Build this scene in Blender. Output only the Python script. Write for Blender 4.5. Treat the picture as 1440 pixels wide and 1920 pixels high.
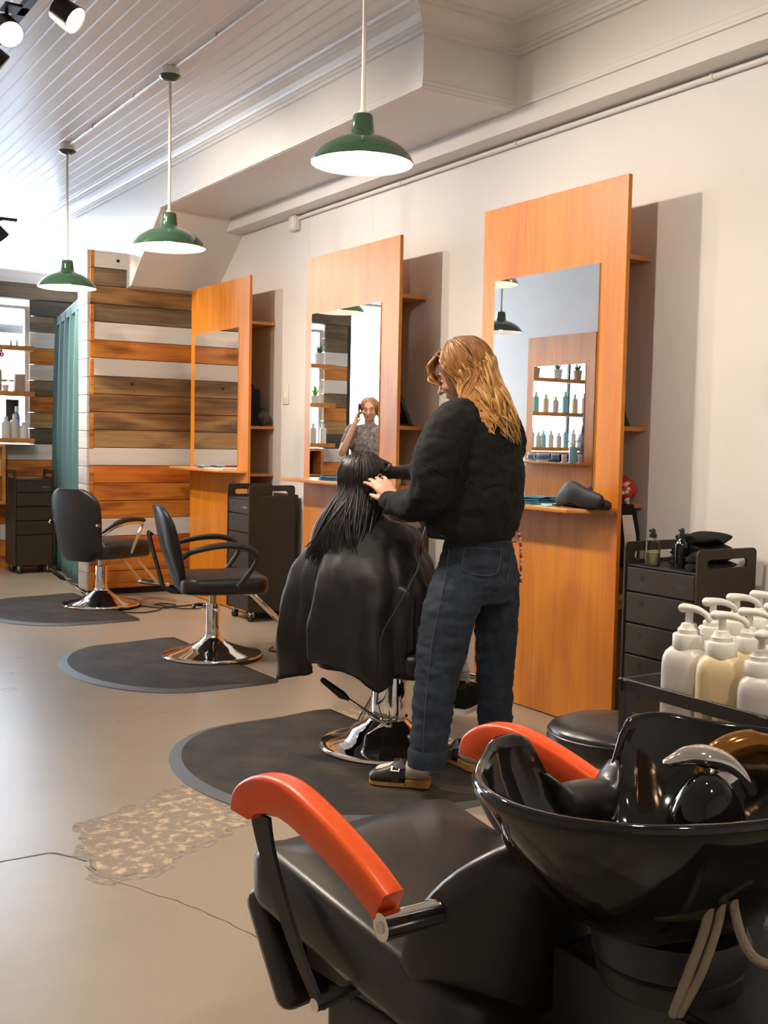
import bpy, bmesh, math, random
from mathutils import Vector, Matrix, noise
for o in list(bpy.data.objects):
    bpy.data.objects.remove(o)
S = bpy.context.scene
COL = S.collection
random.seed(7)
# ------------------------------------------------------------------ camera
CR = Vector((0.84555875, -0.53351562, 0.01978614))      # camera right
CU = Vector((0.01813842, 0.06574722, 0.99767144))       # camera up
CF = Vector((0.53357418, 0.84323092, -0.06527027))      # viewing direction
CC = Vector((0.0, 0.0, 1.2871))
FPX = 2068.68
cam_data = bpy.data.cameras.new('camera')
cam = bpy.data.objects.new('camera', cam_data)
COL.objects.link(cam)
cam.matrix_world = Matrix(((CR.x, CU.x, -CF.x, CC.x), (CR.y, CU.y, -CF.y, CC.y), (CR.z, CU.z, -CF.z, CC.z), (0, 0, 0, 1)))
cam_data.sensor_fit = 'VERTICAL'
cam_data.sensor_height = 36.0
cam_data.lens = FPX / 1920 * 36
cam_data.clip_start = 0.02
S.camera = cam
# ------------------------------------------------------------------ exposure, sky
S.view_settings.view_transform = 'Standard'
S.view_settings.look = 'None'
S.view_settings.gamma = 1.0
S.view_settings.exposure = 0.42
S.view_settings.use_curve_mapping = False
S.cycles.use_denoising = True
S.cycles.max_bounces = 10
S.cycles.diffuse_bounces = 5
S.cycles.glossy_bounces = 6
S.cycles.sample_clamp_indirect = 6.0
world = bpy.data.worlds.new('overcast_sky')
S.world = world
world.use_nodes = True
wn = world.node_tree.nodes
wb = wn['Background']
SKY = 13.0
wt = wn.new('ShaderNodeTexCoord'); wr = wn.new('ShaderNodeSeparateXYZ'); wc = wn.new('ShaderNodeValToRGB')
world.node_tree.links.new(wt.outputs['Generated'], wr.inputs[0])
world.node_tree.links.new(wr.outputs['Z'], wc.inputs[0])
wc.color_ramp.elements[0].position = 0.0; wc.color_ramp.elements[0].color = (0.92, 0.95, 1.0, 1)
wc.color_ramp.elements[1].position = 0.9; wc.color_ramp.elements[1].color = (0.50, 0.70, 1.0, 1)
world.node_tree.links.new(wc.outputs[0], wb.inputs['Color'])
wb.inputs['Strength'].default_value = SKY
# lamp powers (the lamps themselves are built with their fittings)
BULB = 55.0          # emission of a pendant bulb
SPOT = 122.0         # one head of the ceiling track
WARM = (1.0, 0.80, 0.60)
WARM2 = (1.0, 0.86, 0.715)

def at(u, v, d):
    "point at forward distance d from the camera's place, u and v measured on the photograph"
    return CC + ((u - 720) / FPX * CR - (v - 960) / FPX * CU + CF) * d
def fl(u, v, z=0.0):
    d = (u - 720) / FPX * CR - (v - 960) / FPX * CU + CF
    return CC + d * ((z - CC.z) / d.z)

# ------------------------------------------------------------------ materials
MATS = {}
def mat(name, col, rough=0.5, metal=0.0, var=0.0, vscale=(4, 4, 4), col2=None, bump=0.0, bscale=40.0, spec=0.5, coat=0.0,
        emit=None, estr=0.0, ramp=(0.35, 0.65), detail=3.0, sss=0.0, trans=0.0, alpha=1.0, rnd=False, rvar=0.0, sheen=0.0):
    if name in MATS:
        return MATS[name]
    m = bpy.data.materials.new(name)
    m.use_nodes = True
    nt = m.node_tree; N = nt.nodes; L = nt.links
    b = N['Principled BSDF']
    b.inputs['Roughness'].default_value = rough
    b.inputs['Metallic'].default_value = metal
    b.inputs['Specular IOR Level'].default_value = spec
    b.inputs['Coat Weight'].default_value = coat
    b.inputs['Coat Roughness'].default_value = 0.06
    b.inputs['Alpha'].default_value = alpha
    if sheen: b.inputs['Sheen Weight'].default_value = sheen
    if sss:
        b.inputs['Subsurface Weight'].default_value = sss
        b.inputs['Subsurface Radius'].default_value = (0.02, 0.008, 0.004)
    if trans: b.inputs['Transmission Weight'].default_value = trans
    if emit:
        b.inputs['Emission Color'].default_value = (*emit, 1)
        b.inputs['Emission Strength'].default_value = estr
    b.inputs['Base Color'].default_value = (*col, 1)
    tc = N.new('ShaderNodeTexCoord')
    vec = tc.outputs['Object']
    if rnd:
        oi = N.new('ShaderNodeObjectInfo'); mu = N.new('ShaderNodeMath'); mu.operation = 'MULTIPLY'; mu.inputs[1].default_value = 37.0
        L.new(oi.outputs['Random'], mu.inputs[0])
        va = N.new('ShaderNodeVectorMath'); va.operation = 'ADD'
        L.new(vec, va.inputs[0]); L.new(mu.outputs[0], va.inputs[1]); vec = va.outputs[0]
    if var or col2:
        mp = N.new('ShaderNodeMapping'); mp.inputs['Scale'].default_value = vscale
        L.new(vec, mp.inputs[0])
        nz = N.new('ShaderNodeTexNoise'); nz.inputs['Scale'].default_value = 1.0; nz.inputs['Detail'].default_value = detail
        nz.inputs['Roughness'].default_value = 0.6
        L.new(mp.outputs[0], nz.inputs['Vector'])
        cr = N.new('ShaderNodeValToRGB')
        c2 = col2 or tuple(max(0, c * (1 - var)) for c in col)
        cr.color_ramp.elements[0].position = ramp[0]; cr.color_ramp.elements[0].color = (*c2, 1)
        cr.color_ramp.elements[1].position = ramp[1]; cr.color_ramp.elements[1].color = (*col, 1)
        L.new(nz.outputs['Fac'], cr.inputs[0]); L.new(cr.outputs[0], b.inputs['Base Color'])
        if rvar:
            mr = N.new('ShaderNodeMapRange'); mr.inputs['To Min'].default_value = rough; mr.inputs['To Max'].default_value = rough + rvar
            L.new(nz.outputs['Fac'], mr.inputs[0]); L.new(mr.outputs[0], b.inputs['Roughness'])
    if bump:
        n2 = N.new('ShaderNodeTexNoise'); n2.inputs['Scale'].default_value = bscale; n2.inputs['Detail'].default_value = 3
        L.new(vec, n2.inputs['Vector'])
        bp = N.new('ShaderNodeBump'); bp.inputs['Strength'].default_value = bump; bp.inputs['Distance'].default_value = 0.01
        L.new(n2.outputs['Fac'], bp.inputs['Height']); L.new(bp.outputs[0], b.inputs['Normal'])
    MATS[name] = m
    return m

def wood(name, cols, axis, fine=60.0, rough=0.5, coat=0.0, knots=True, blot=3.0):
    "grain along axis: stretched fine noise over broad blotches"
    m = bpy.data.materials.new(name); m.use_nodes = True
    nt = m.node_tree; N = nt.nodes; L = nt.links; b = N['Principled BSDF']
    b.inputs['Roughness'].default_value = rough; b.inputs['Coat Weight'].default_value = coat; b.inputs['Coat Roughness'].default_value = 0.25
    tc = N.new('ShaderNodeTexCoord'); oi = N.new('ShaderNodeObjectInfo')
    mu = N.new('ShaderNodeMath'); mu.operation = 'MULTIPLY'; mu.inputs[1].default_value = 53.0
    L.new(oi.outputs['Random'], mu.inputs[0])
    va = N.new('ShaderNodeVectorMath'); va.operation = 'ADD'
    L.new(tc.outputs['Object'], va.inputs[0]); L.new(mu.outputs[0], va.inputs[1])
    sc = [fine, fine, fine]; sc[axis] = fine * 0.045
    sb = [blot * 3, blot * 3, blot * 3]; sb[axis] = blot * 0.55
    res = []
    for s, det in ((sc, 4), (sb, 3)):
        mp = N.new('ShaderNodeMapping'); mp.inputs['Scale'].default_value = s
        L.new(va.outputs[0], mp.inputs[0])
        nz = N.new('ShaderNodeTexNoise'); nz.inputs['Scale'].default_value = 1; nz.inputs['Detail'].default_value = det; nz.inputs['Distortion'].default_value = 0.6
        L.new(mp.outputs[0], nz.inputs['Vector']); res.append(nz.outputs['Fac'])
    mx = N.new('ShaderNodeMix'); mx.data_type = 'FLOAT'; mx.inputs[0].default_value = 0.62
    L.new(res[0], mx.inputs[2]); L.new(res[1], mx.inputs[3])
    cr = N.new('ShaderNodeValToRGB'); e = cr.color_ramp.elements
    e[0].position = 0.36; e[0].color = (*cols[0], 1); e[1].position = 0.64; e[1].color = (*cols[-1], 1)
    for i, c in enumerate(cols[1:-1]):
        q = e.new(0.36 + 0.28 * (i + 1) / (len(cols) - 1)); q.color = (*c, 1)
    L.new(mx.outputs[0], cr.inputs[0]); L.new(cr.outputs[0], b.inputs['Base Color'])
    bp = N.new('ShaderNodeBump'); bp.inputs['Strength'].default_value = 0.25; bp.inputs['Distance'].default_value = 0.004
    L.new(res[0], bp.inputs['Height']); L.new(bp.outputs[0], b.inputs['Normal'])
    MATS[name] = m
    return m

def emitter(name, col, strength):
    m = bpy.data.materials.new(name); m.use_nodes = True; N = m.node_tree.nodes
    b = N['Principled BSDF']; b.inputs['Base Color'].default_value = (0.8, 0.8, 0.8, 1)
    b.inputs['Emission Color'].default_value = (*col, 1); b.inputs['Emission Strength'].default_value = strength
    MATS[name] = m
    return m

def glass(name, tint=(0.96, 0.98, 0.98)):
    "thin pane: clear, with a plain mirror reflection that grows towards grazing"
    m = bpy.data.materials.new(name); m.use_nodes = True; nt = m.node_tree; N = nt.nodes; L = nt.links
    N.remove(N['Principled BSDF'])
    t = N.new('ShaderNodeBsdfTransparent'); t.inputs[0].default_value = (*tint, 1)
    g = N.new('ShaderNodeBsdfGlossy'); g.inputs['Roughness'].default_value = 0.02
    fr = N.new('ShaderNodeFresnel'); fr.inputs[0].default_value = 1.45
    mx = N.new('ShaderNodeMixShader')
    L.new(fr.outputs[0], mx.inputs[0]); L.new(t.outputs[0], mx.inputs[1]); L.new(g.outputs[0], mx.inputs[2])
    L.new(mx.outputs[0], N['Material Output'].inputs['Surface'])
    MATS[name] = m
    return m

white_wall = mat('white_wall_paint', (0.735, 0.712, 0.685), 0.6, var=0.05, vscale=(1.2, 1.2, 1.2), bump=0.04, bscale=60)
white_trim = mat('white_gloss_paint', (0.72, 0.69, 0.655), 0.33)
ceil_white = mat('white_ceiling_paint', (0.78, 0.76, 0.74), 0.28, var=0.05, vscale=(8, 0.6, 1))
concrete = mat('sealed_concrete', (0.42, 0.345, 0.255), 0.30, var=0.0, vscale=(0.9, 0.9, 0.9), col2=(0.315, 0.258, 0.19), detail=7, ramp=(0.28, 0.74), spec=0.40)
concrete_rough = mat('worn_aggregate', (0.68, 0.50, 0.31), 0.7, vscale=(26, 26, 26), col2=(0.31, 0.24, 0.165), detail=9, ramp=(0.50, 0.64), bump=0.6, bscale=60)
crack_mat = mat('crack_grey', (0.20, 0.16, 0.12), 0.8, var=0.5, vscale=(30, 30, 30))
spot_mat = mat('floor_spot', (0.50, 0.42, 0.33), 0.4, var=0.5, vscale=(40, 40, 40))
fir = wood('orange_fir_veneer', [(0.48, 0.142, 0.006), (0.57, 0.192, 0.010), (0.65, 0.24, 0.018)], 2, fine=30, rough=0.38, coat=0.1, blot=2.2)
fir_edge = wood('veneer_ply_edge', [(0.30, 0.10, 0.02), (0.55, 0.24, 0.05), (0.62, 0.30, 0.08)], 1, fine=90, rough=0.45)
fir_shelf = wood('orange_shelf_board', [(0.45, 0.16, 0.03), (0.56, 0.22, 0.045), (0.62, 0.28, 0.06)], 1, fine=45, rough=0.4, coat=0.2)
PLK = {
 'w': wood('white_washed_plank', [(0.60, 0.55, 0.50), (0.68, 0.64, 0.59), (0.70, 0.67, 0.62)], 0, fine=30, rough=0.6),
 'o': wood('orange_plank', [(0.24, 0.06, 0.008), (0.54, 0.18, 0.02), (0.64, 0.25, 0.03)], 0, fine=34, rough=0.5, coat=0.15),
 'r': wood('red_orange_plank', [(0.34, 0.055, 0.006), (0.52, 0.12, 0.010), (0.62, 0.21, 0.022)], 0, fine=34, rough=0.45, coat=0.2),
 'b': wood('brown_plank', [(0.09, 0.042, 0.013), (0.22, 0.105, 0.03), (0.36, 0.19, 0.06)], 0, fine=34, rough=0.6),
 't': wood('tan_plank', [(0.13, 0.07, 0.025), (0.30, 0.17, 0.065), (0.44, 0.27, 0.11)], 0, fine=34, rough=0.6),
 'g': wood('grey_brown_plank', [(0.075, 0.048, 0.026), (0.15, 0.10, 0.055), (0.24, 0.165, 0.095)], 0, fine=34, rough=0.65),
 'd': wood('dark_plank', [(0.035, 0.030, 0.022), (0.06, 0.05, 0.035), (0.10, 0.08, 0.055)], 0, fine=34, rough=0.6),
 'l': wood('pale_daylit_plank', [(0.42, 0.36, 0.31), (0.54, 0.48, 0.43), (0.60, 0.55, 0.50)], 1, fine=34, rough=0.6),  # paleness paints in window light on the pier's side; jamb boards share it
}
chrome = mat('chrome', (0.86, 0.85, 0.83), 0.07, 1.0)
chrome_dull = mat('brushed_chrome', (0.62, 0.60, 0.57), 0.25, 1.0)
leather = mat('black_vinyl', (0.014, 0.014, 0.014), 0.36, bump=0.05, bscale=180, spec=0.55)
leather2 = mat('black_soft_vinyl', (0.017, 0.016, 0.015), 0.31, bump=0.03, bscale=150, spec=0.6)
black_plastic = mat('black_plastic', (0.018, 0.018, 0.018), 0.42)
black_gloss = mat('black_glazed_ceramic', (0.006, 0.006, 0.005), 0.06, spec=0.5, coat=0.15)
black_metal = mat('black_painted_metal', (0.016, 0.015, 0.013), 0.4)
cart_brown = mat('brown_powder_coat', (0.038, 0.027, 0.016), 0.55, spec=0.3, var=0.15, vscale=(3, 3, 3))
cart_dark = mat('dark_cart_gap', (0.004, 0.003, 0.002), 0.7)
rubber = mat('black_rubber_mat', (0.085, 0.062, 0.040), 0.72, vscale=(5, 5, 5), col2=(0.030, 0.026, 0.021), detail=8, ramp=(0.42, 0.78), bump=0.10, bscale=120, spec=0.25)
rubber_edge = mat('grey_rubber_bevel', (0.085, 0.085, 0.088), 0.55)
green_enamel = mat('green_enamel', (0.022, 0.062, 0.032), 0.13, coat=0.5)
white_enamel = mat('white_enamel', (0.88, 0.87, 0.85), 0.3)
cord_white = mat('cream_cord', (0.62, 0.57, 0.50), 0.5)
mirror_mat = mat('mirror_silver', (0.90, 0.91, 0.91), 0.0, 1.0)
red_wood = wood('red_stained_wood', [(0.74, 0.055, 0.001), (0.86, 0.090, 0.001), (0.90, 0.12, 0.002)], 1, fine=14, rough=0.34, coat=0.05)
teal_cloth = mat('teal_curtain', (0.085, 0.19, 0.185), 0.75, var=0.25, vscale=(12, 12, 0.7), bump=0.1, bscale=250)
pane = glass('window_glass')
plastic_white = mat('milky_plastic', (0.78, 0.74, 0.68), 0.35, sss=0.15)
plastic_cream = mat('cream_plastic', (0.78, 0.62, 0.36), 0.35, sss=0.15)
plastic_grey = mat('frosted_plastic', (0.62, 0.58, 0.54), 0.35, sss=0.1)
pump_white = mat('pump_plastic', (0.82, 0.80, 0.74), 0.35)
paper = mat('paper_label', (0.78, 0.74, 0.68), 0.6)
black_cloth = mat('black_cotton', (0.0085, 0.0085, 0.007), 0.9, var=0.3, vscale=(9, 9, 9), bump=0.12, bscale=400, spec=0.3)
cape_cloth = mat('black_nylon_cape', (0.012, 0.010, 0.008), 0.62, var=0.25, vscale=(6, 6, 6), bump=0.05, bscale=300)
denim = mat('dark_blue_denim', (0.015, 0.027, 0.050), 0.85, vscale=(28, 28, 9), col2=(0.007, 0.013, 0.025), detail=6, bump=0.2, bscale=500)
thread = mat('tan_thread', (0.050, 0.048, 0.05), 0.8)
skin = mat('skin', (0.74, 0.40, 0.275), 0.5, var=0.12, vscale=(14, 14, 14), sss=0.15)
lip = mat('lips', (0.55, 0.19, 0.15), 0.45)
hair_tip = mat('blonde_hair_tips', (0.72, 0.44, 0.16), 0.42, vscale=(45, 45, 7), col2=(0.40, 0.19, 0.05), detail=4, ramp=(0.3, 0.66), spec=0.6)
hair_black = mat('black_hair', (0.013, 0.010, 0.008), 0.38, vscale=(60, 60, 6), col2=(0.006, 0.005, 0.004), spec=0.5)
eye_white = mat('eye_white', (0.8, 0.78, 0.75), 0.25)
def hair_grade(name, stops, z0, z1):
    "colour grows lighter from root to tip (height), with streaks"
    m = bpy.data.materials.new(name); m.use_nodes = True; nt = m.node_tree; N = nt.nodes; L = nt.links; b = N['Principled BSDF']
    b.inputs['Roughness'].default_value = 0.42
    tc = N.new('ShaderNodeTexCoord'); sx = N.new('ShaderNodeSeparateXYZ'); L.new(tc.outputs['Object'], sx.inputs[0])
    mp = N.new('ShaderNodeMapping'); mp.inputs['Scale'].default_value = (50, 50, 6); L.new(tc.outputs['Object'], mp.inputs[0])
    nz = N.new('ShaderNodeTexNoise'); nz.inputs['Scale'].default_value = 1; nz.inputs['Detail'].default_value = 4; L.new(mp.outputs[0], nz.inputs['Vector'])
    mr = N.new('ShaderNodeMapRange'); mr.inputs['From Min'].default_value = z1; mr.inputs['From Max'].default_value = z0; L.new(sx.outputs['Z'], mr.inputs[0])
    ad = N.new('ShaderNodeMath'); ad.operation = 'MULTIPLY_ADD'; ad.inputs[1].default_value = 0.9; L.new(nz.outputs['Fac'], ad.inputs[0])
    sb = N.new('ShaderNodeMath'); sb.operation = 'SUBTRACT'; sb.inputs[1].default_value = 0.45; L.new(mr.outputs[0], sb.inputs[0]); L.new(sb.outputs[0], ad.inputs[2])
    cr = N.new('ShaderNodeValToRGB'); e = cr.color_ramp.elements
    e[0].position = 0.0; e[0].color = (*stops[0], 1); e[1].position = 1.0; e[1].color = (*stops[-1], 1)
    for i, c in enumerate(stops[1:-1]):
        q = e.new((i + 1) / (len(stops) - 1)); q.color = (*c, 1)
    L.new(ad.outputs[0], cr.inputs[0]); L.new(cr.outputs[0], b.inputs['Base Color'])
    MATS[name] = m
    return m
hair_gold = hair_grade('golden_brown_hair', [(0.13, 0.055, 0.016), (0.30, 0.13, 0.032), (0.52, 0.24, 0.06), (0.62, 0.32, 0.10)], 1.30, 1.72)
leaf = mat('leaf_green', (0.07, 0.22, 0.03), 0.5, var=0.5, vscale=(20, 20, 20))
leaf_light = mat('fresh_leaf', (0.22, 0.42, 0.06), 0.5, var=0.3, vscale=(20, 20, 20))
pot_white = mat('white_pot', (0.72, 0.70, 0.67), 0.4)
aqua = mat('aqua_mat', (0.25, 0.55, 0.53), 0.55)
blue_cloth = mat('blue_cloth', (0.03, 0.17, 0.30), 0.75, var=0.3, vscale=(20, 20, 20))
pink = mat('pink_plastic', (0.75, 0.06, 0.12), 0.4)
red_cloth = mat('red_bandana', (0.55, 0.012, 0.016), 0.7)
print_white = mat('printed_cream', (0.70, 0.58, 0.48), 0.7)
amber = mat('amber_gloss', (0.30, 0.13, 0.03), 0.12, 0.7)
hose_grey = mat('grey_hose', (0.30, 0.245, 0.17), 0.4, bump=0.3, bscale=300)
clear_plastic = glass('clear_plastic', (0.85, 0.87, 0.86))
liquid = mat('pale_yellow_liquid', (0.62, 0.56, 0.30), 0.2)
cork = mat('cork_sole', (0.52, 0.27, 0.08), 0.7, var=0.3, vscale=(80, 80, 80))
sock_grey = mat('grey_sock', (0.40, 0.38, 0.38), 0.9, bump=0.3, bscale=300)
sock_white = mat('cream_sock', (0.72, 0.64, 0.57), 0.9, bump=0.3, bscale=300)
purple = mat('purple_knit', (0.22, 0.19, 0.30), 0.9)
shoe_leather = mat('dark_clog_leather', (0.020, 0.017, 0.012), 0.38)
outside_grey = mat('street_concrete', (0.60, 0.60, 0.61), 0.9, var=0.2, vscale=(1, 1, 1))
# ------------------------------------------------------------------ mesh helpers
class MB:
    def __init__(s):
        s.v = []; s.f = []
    def add(s, vs, fs):
        n = len(s.v); s.v += [Vector(p) for p in vs]; s.f += [tuple(i + n for i in f) for f in fs]
        return s
    def box(s, lo, hi, M=None):
        x0, y0, z0 = lo; x1, y1, z1 = hi
        vs = [Vector(p) for p in ((x0, y0, z0), (x1, y0, z0), (x1, y1, z0), (x0, y1, z0), (x0, y0, z1), (x1, y0, z1), (x1, y1, z1), (x0, y1, z1))]
        if M is not None: vs = [M @ p for p in vs]
        return s.add(vs, [(3, 2, 1, 0), (4, 5, 6, 7), (0, 1, 5, 4), (1, 2, 6, 5), (2, 3, 7, 6), (3, 0, 4, 7)])
    def loft(s, rings, cap=True, closed=True):
        n = len(rings[0]); vs = [p for r in rings for p in r]; fs = []
        m = n if closed else n - 1
        for i in range(len(rings) - 1):
            for j in range(m):
                k = (j + 1) % n
                fs.append((i * n + j, i * n + k, (i + 1) * n + k, (i + 1) * n + j))
        if cap and closed:
            fs.append(tuple(reversed(range(n)))); q = (len(rings) - 1) * n; fs.append(tuple(range(q, q + n)))
        return s.add(vs, fs)
    def lathe(s, prof, n=32, c=(0, 0, 0), M=None, cap=False):
        rings = []
        for r, z in prof:
            ring = [Vector((r * math.cos(2 * math.pi * j / n), r * math.sin(2 * math.pi * j / n), z)) for j in range(n)]
            if M is not None: ring = [M @ p for p in ring]
            rings.append([p + Vector(c) for p in ring])
        return s.loft(rings, cap=cap)
    def tube(s, path, r, n=10, ref=None, round_ends=False, cap=True):
        "sweep along path; r: number or list; an item may be (ra, rb) with ra along ref"
        P = [Vector(p) for p in path]; m = len(P)
        rr = [(q if isinstance(q, (tuple, list)) else (q, q)) for q in (r if isinstance(r, list) else [r] * m)]
        T = []
        for i in range(m):
            t = P[min(i + 1, m - 1)] - P[max(i - 1, 0)]
            T.append(t.normalized() if t.length > 1e-9 else Vector((0, 0, 1)))
        x = Vector(ref) if ref is not None else (Vector((0, 0, 1)) if abs(T[0].z) < 0.9 else Vector((1, 0, 0)))
        rings = []
        def ring(c, t, xx, ra, rb):
            yy = t.cross(xx).normalized()
            return [c + xx * (ra * math.cos(2 * math.pi * j / n)) + yy * (rb * math.sin(2 * math.pi * j / n)) for j in range(n)]
        for i in range(m):
            if ref is not None: x = Vector(ref)
            x = x - T[i] * x.dot(T[i])
            x = x.normalized() if x.length > 1e-6 else T[i].orthogonal().normalized()
            ra, rb = rr[i]
            if round_ends and i == 0:
                for a in (80, 55, 28):
                    c = math.cos(math.radians(a)); h = math.sin(math.radians(a)) * min(ra, rb)
                    rings.append(ring(P[0] - T[0] * h, T[0], x, ra * c, rb * c))
            rings.append(ring(P[i], T[i], x, ra, rb))
            if round_ends and i == m - 1:
                for a in (28, 55, 80):
                    c = math.cos(math.radians(a)); h = math.sin(math.radians(a)) * min(ra, rb)
                    rings.append(ring(P[i] + T[i] * h, T[i], x, ra * c, rb * c))
        return s.loft(rings, cap=cap)
    def prism(s, poly, d, M=None):
        "poly: 2D list in XY, extruded from z=0 to z=d, placed by M"
        n = len(poly)
        vs = [Vector((p[0], p[1], 0)) for p in poly] + [Vector((p[0], p[1], d)) for p in poly]
        if M is not None: vs = [M @ p for p in vs]
        fs = [tuple(reversed(range(n))), tuple(range(n, 2 * n))] + [(j, (j + 1) % n, n + (j + 1) % n, n + j) for j in range(n)]
        return s.add(vs, fs)
    def frame(s, outer, inner, d, M=None):
        "plate with a hole: two outlines of the same length"
        n = len(outer)
        vs = [Vector((p[0], p[1], z)) for z in (0, d) for q in (outer, inner) for p in q]
        if M is not None: vs = [M @ p for p in vs]
        fs = []
        for j in range(n):
            k = (j + 1) % n
            fs += [(n + j, n + k, k, j), (2 * n + j, 2 * n + k, 3 * n + k, 3 * n + j), (j, k, 2 * n + k, 2 * n + j), (3 * n + j, 3 * n + k, n + k, n + j)]
        return s.add(vs, fs)
    def ball(s, c, r, nu=16, nv=10, M=None):
        r = r if isinstance(r, (tuple, list)) else (r, r, r)
        c = Vector(c); rings = []
        for i in range(1, nv):
            a = math.pi * i / nv
            ring = [Vector((r[0] * math.sin(a) * math.cos(2 * math.pi * j / nu), r[1] * math.sin(a) * math.sin(2 * math.pi * j / nu), -r[2] * math.cos(a))) for j in range(nu)]
            if M is not None: ring = [M @ p for p in ring]
            rings.append([p + c for p in ring])
        return s.loft(rings)
    def build(s, name, m, parent=None, bevel=0.0, seg=2, smooth=35, sub=0):
        me = bpy.data.meshes.new(name)
        me.from_pydata(s.v, [], s.f)
        if bevel > 0:
            bm = bmesh.new(); bm.from_mesh(me)
            bmesh.ops.recalc_face_normals(bm, faces=bm.faces)
            ed = [e for e in bm.edges if len(e.link_faces) == 2 and e.calc_face_angle(0) > 0.6]
            bmesh.ops.bevel(bm, geom=ed, offset=bevel, segments=seg, affect='EDGES', profile=0.5)
            bm.to_mesh(me); bm.free()
        else:
            bm = bmesh.new(); bm.from_mesh(me); bmesh.ops.recalc_face_normals(bm, faces=bm.faces); bm.to_mesh(me); bm.free()
        me.materials.append(m)
        if smooth:
            me.polygons.foreach_set('use_smooth', [True] * len(me.polygons))
            me.set_sharp_from_angle(angle=math.radians(smooth))
        o = bpy.data.objects.new(name, me)
        COL.objects.link(o)
        if parent is not None: o.parent = parent
        if sub:
            md = o.modifiers.new('sub', 'SUBSURF'); md.levels = sub; md.render_levels = sub
        return o

def tag(o, label=None, cat=None, group=None, kind=None):
    if label: o['label'] = label
    if cat: o['category'] = cat
    if group: o['group'] = group
    if kind: o['kind'] = kind
    return o
def thing(name, label, cat, loc=(0, 0, 0), rz=0.0, group=None):
    o = bpy.data.objects.new(name, None); COL.objects.link(o)
    o.empty_display_size = 0.05
    o.location = loc; o.rotation_euler = (0, 0, rz)
    return tag(o, label, cat, group)
def struct(o):
    o['kind'] = 'structure'
    return o
CHILDREN = {}
def copy_thing(root, loc, rz, label, group=None):
    def cp(o, par):
        c = o.copy(); COL.objects.link(c)
        if par is not None: c.parent = par
        for ch in [q for q in list(bpy.data.objects) if q.parent == o]:
            cp(ch, c)
        return c
    r = cp(root, None); r.location = loc; r.rotation_euler = (0, 0, rz); r['label'] = label
    if group: r['group'] = group
    return r
def remesh(o, voxel, smooth=6, fac=0.5):
    "fuse the overlapping pieces of a mesh into one continuous skin"
    md = o.modifiers.new('fuse', 'REMESH'); md.mode = 'VOXEL'; md.voxel_size = voxel; md.use_smooth_shade = True
    if smooth:
        sm = o.modifiers.new('soft', 'SMOOTH'); sm.iterations = smooth; sm.factor = fac
    dg = bpy.context.evaluated_depsgraph_get(); dg.update()
    me = bpy.data.meshes.new_from_object(o.evaluated_get(dg))
    o.modifiers.clear()
    mats = list(o.data.materials); old = o.data; o.data = me
    if not me.materials:
        for q in mats: me.materials.append(q)
    bpy.data.meshes.remove(old)
    me.polygons.foreach_set('use_smooth', [True] * len(me.polygons))
    return o
def displace(o, fn):
    me = o.data
    nrm = [v.normal.copy() for v in me.vertices]
    for v, n in zip(me.vertices, nrm):
        v.co = v.co + n * fn(v.co)
    me.update()
def rrect(x0, y0, x1, y1, r, n=4, per=None):
    "rounded rectangle outline, counter-clockwise"
    pts = []
    for cx, cy, a0 in ((x1 - r, y1 - r, 0), (x0 + r, y1 - r, 90), (x0 + r, y0 + r, 180), (x1 - r, y0 + r, 270)):
        for i in range(n + 1):
            a = math.radians(a0 + 90 * i / n)
            pts.append((cx + r * math.cos(a), cy + r * math.sin(a)))
    return pts
def sweep2d(mb, path, prof, side=1):
    "moulding: profile (outward offset, z) carried along a horizontal path with mitred corners"
    P = [Vector((p[0], p[1], 0)) for p in path]; m = len(P); rings = []
    for i in range(m):
        d0 = (P[i] - P[i - 1]).normalized() if i else (P[1] - P[0]).normalized()
        d1 = (P[i + 1] - P[i]).normalized() if i < m - 1 else d0
        n0 = Vector((-d0.y, d0.x, 0)) * side; n1 = Vector((-d1.y, d1.x, 0)) * side
        b = (n0 + n1); b = b / max(1e-6, b.dot(n0)) if i not in (0, m - 1) else n0
        rings.append([P[i] + b * o + Vector((0, 0, z)) for o, z in prof])
    mb.loft(rings)
def smoothpath(pts, k=6):
    "Catmull-Rom through the points"
    P = [Vector(p) for p in pts]; out = []
    for i in range(len(P) - 1):
        p0 = P[max(i - 1, 0)]; p1 = P[i]; p2 = P[i + 1]; p3 = P[min(i + 2, len(P) - 1)]
        for j in range(k):
            t = j / k
            out.append(0.5 * ((2 * p1) + (p2 - p0) * t + (2 * p0 - 5 * p1 + 4 * p2 - p3) * t * t + (3 * p1 - p0 - 3 * p2 + p3) * t ** 3))
    out.append(P[-1])
    return out
def lerp(a, b, t): return a + (b - a) * t
def rzm(a): return Matrix.Rotation(a, 4, 'Z')
# ------------------------------------------------------------------ the room
XL, XW, XU = -0.66, 3.70, 3.55            # left wall, right wall, upper right wall
YB, YF = -1.6, 10.73                      # back wall, far (street) wall
ZC = 3.32
PRX = 3.005
PY, PX = 8.60, 2.690                       # timber pier: front face, left edge
fl_o = struct(MB().box((XL - 0.1, YB - 0.1, -0.1), (XW + 0.1, YF + 0.12, 0)).build('floor', concrete, smooth=0))
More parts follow.
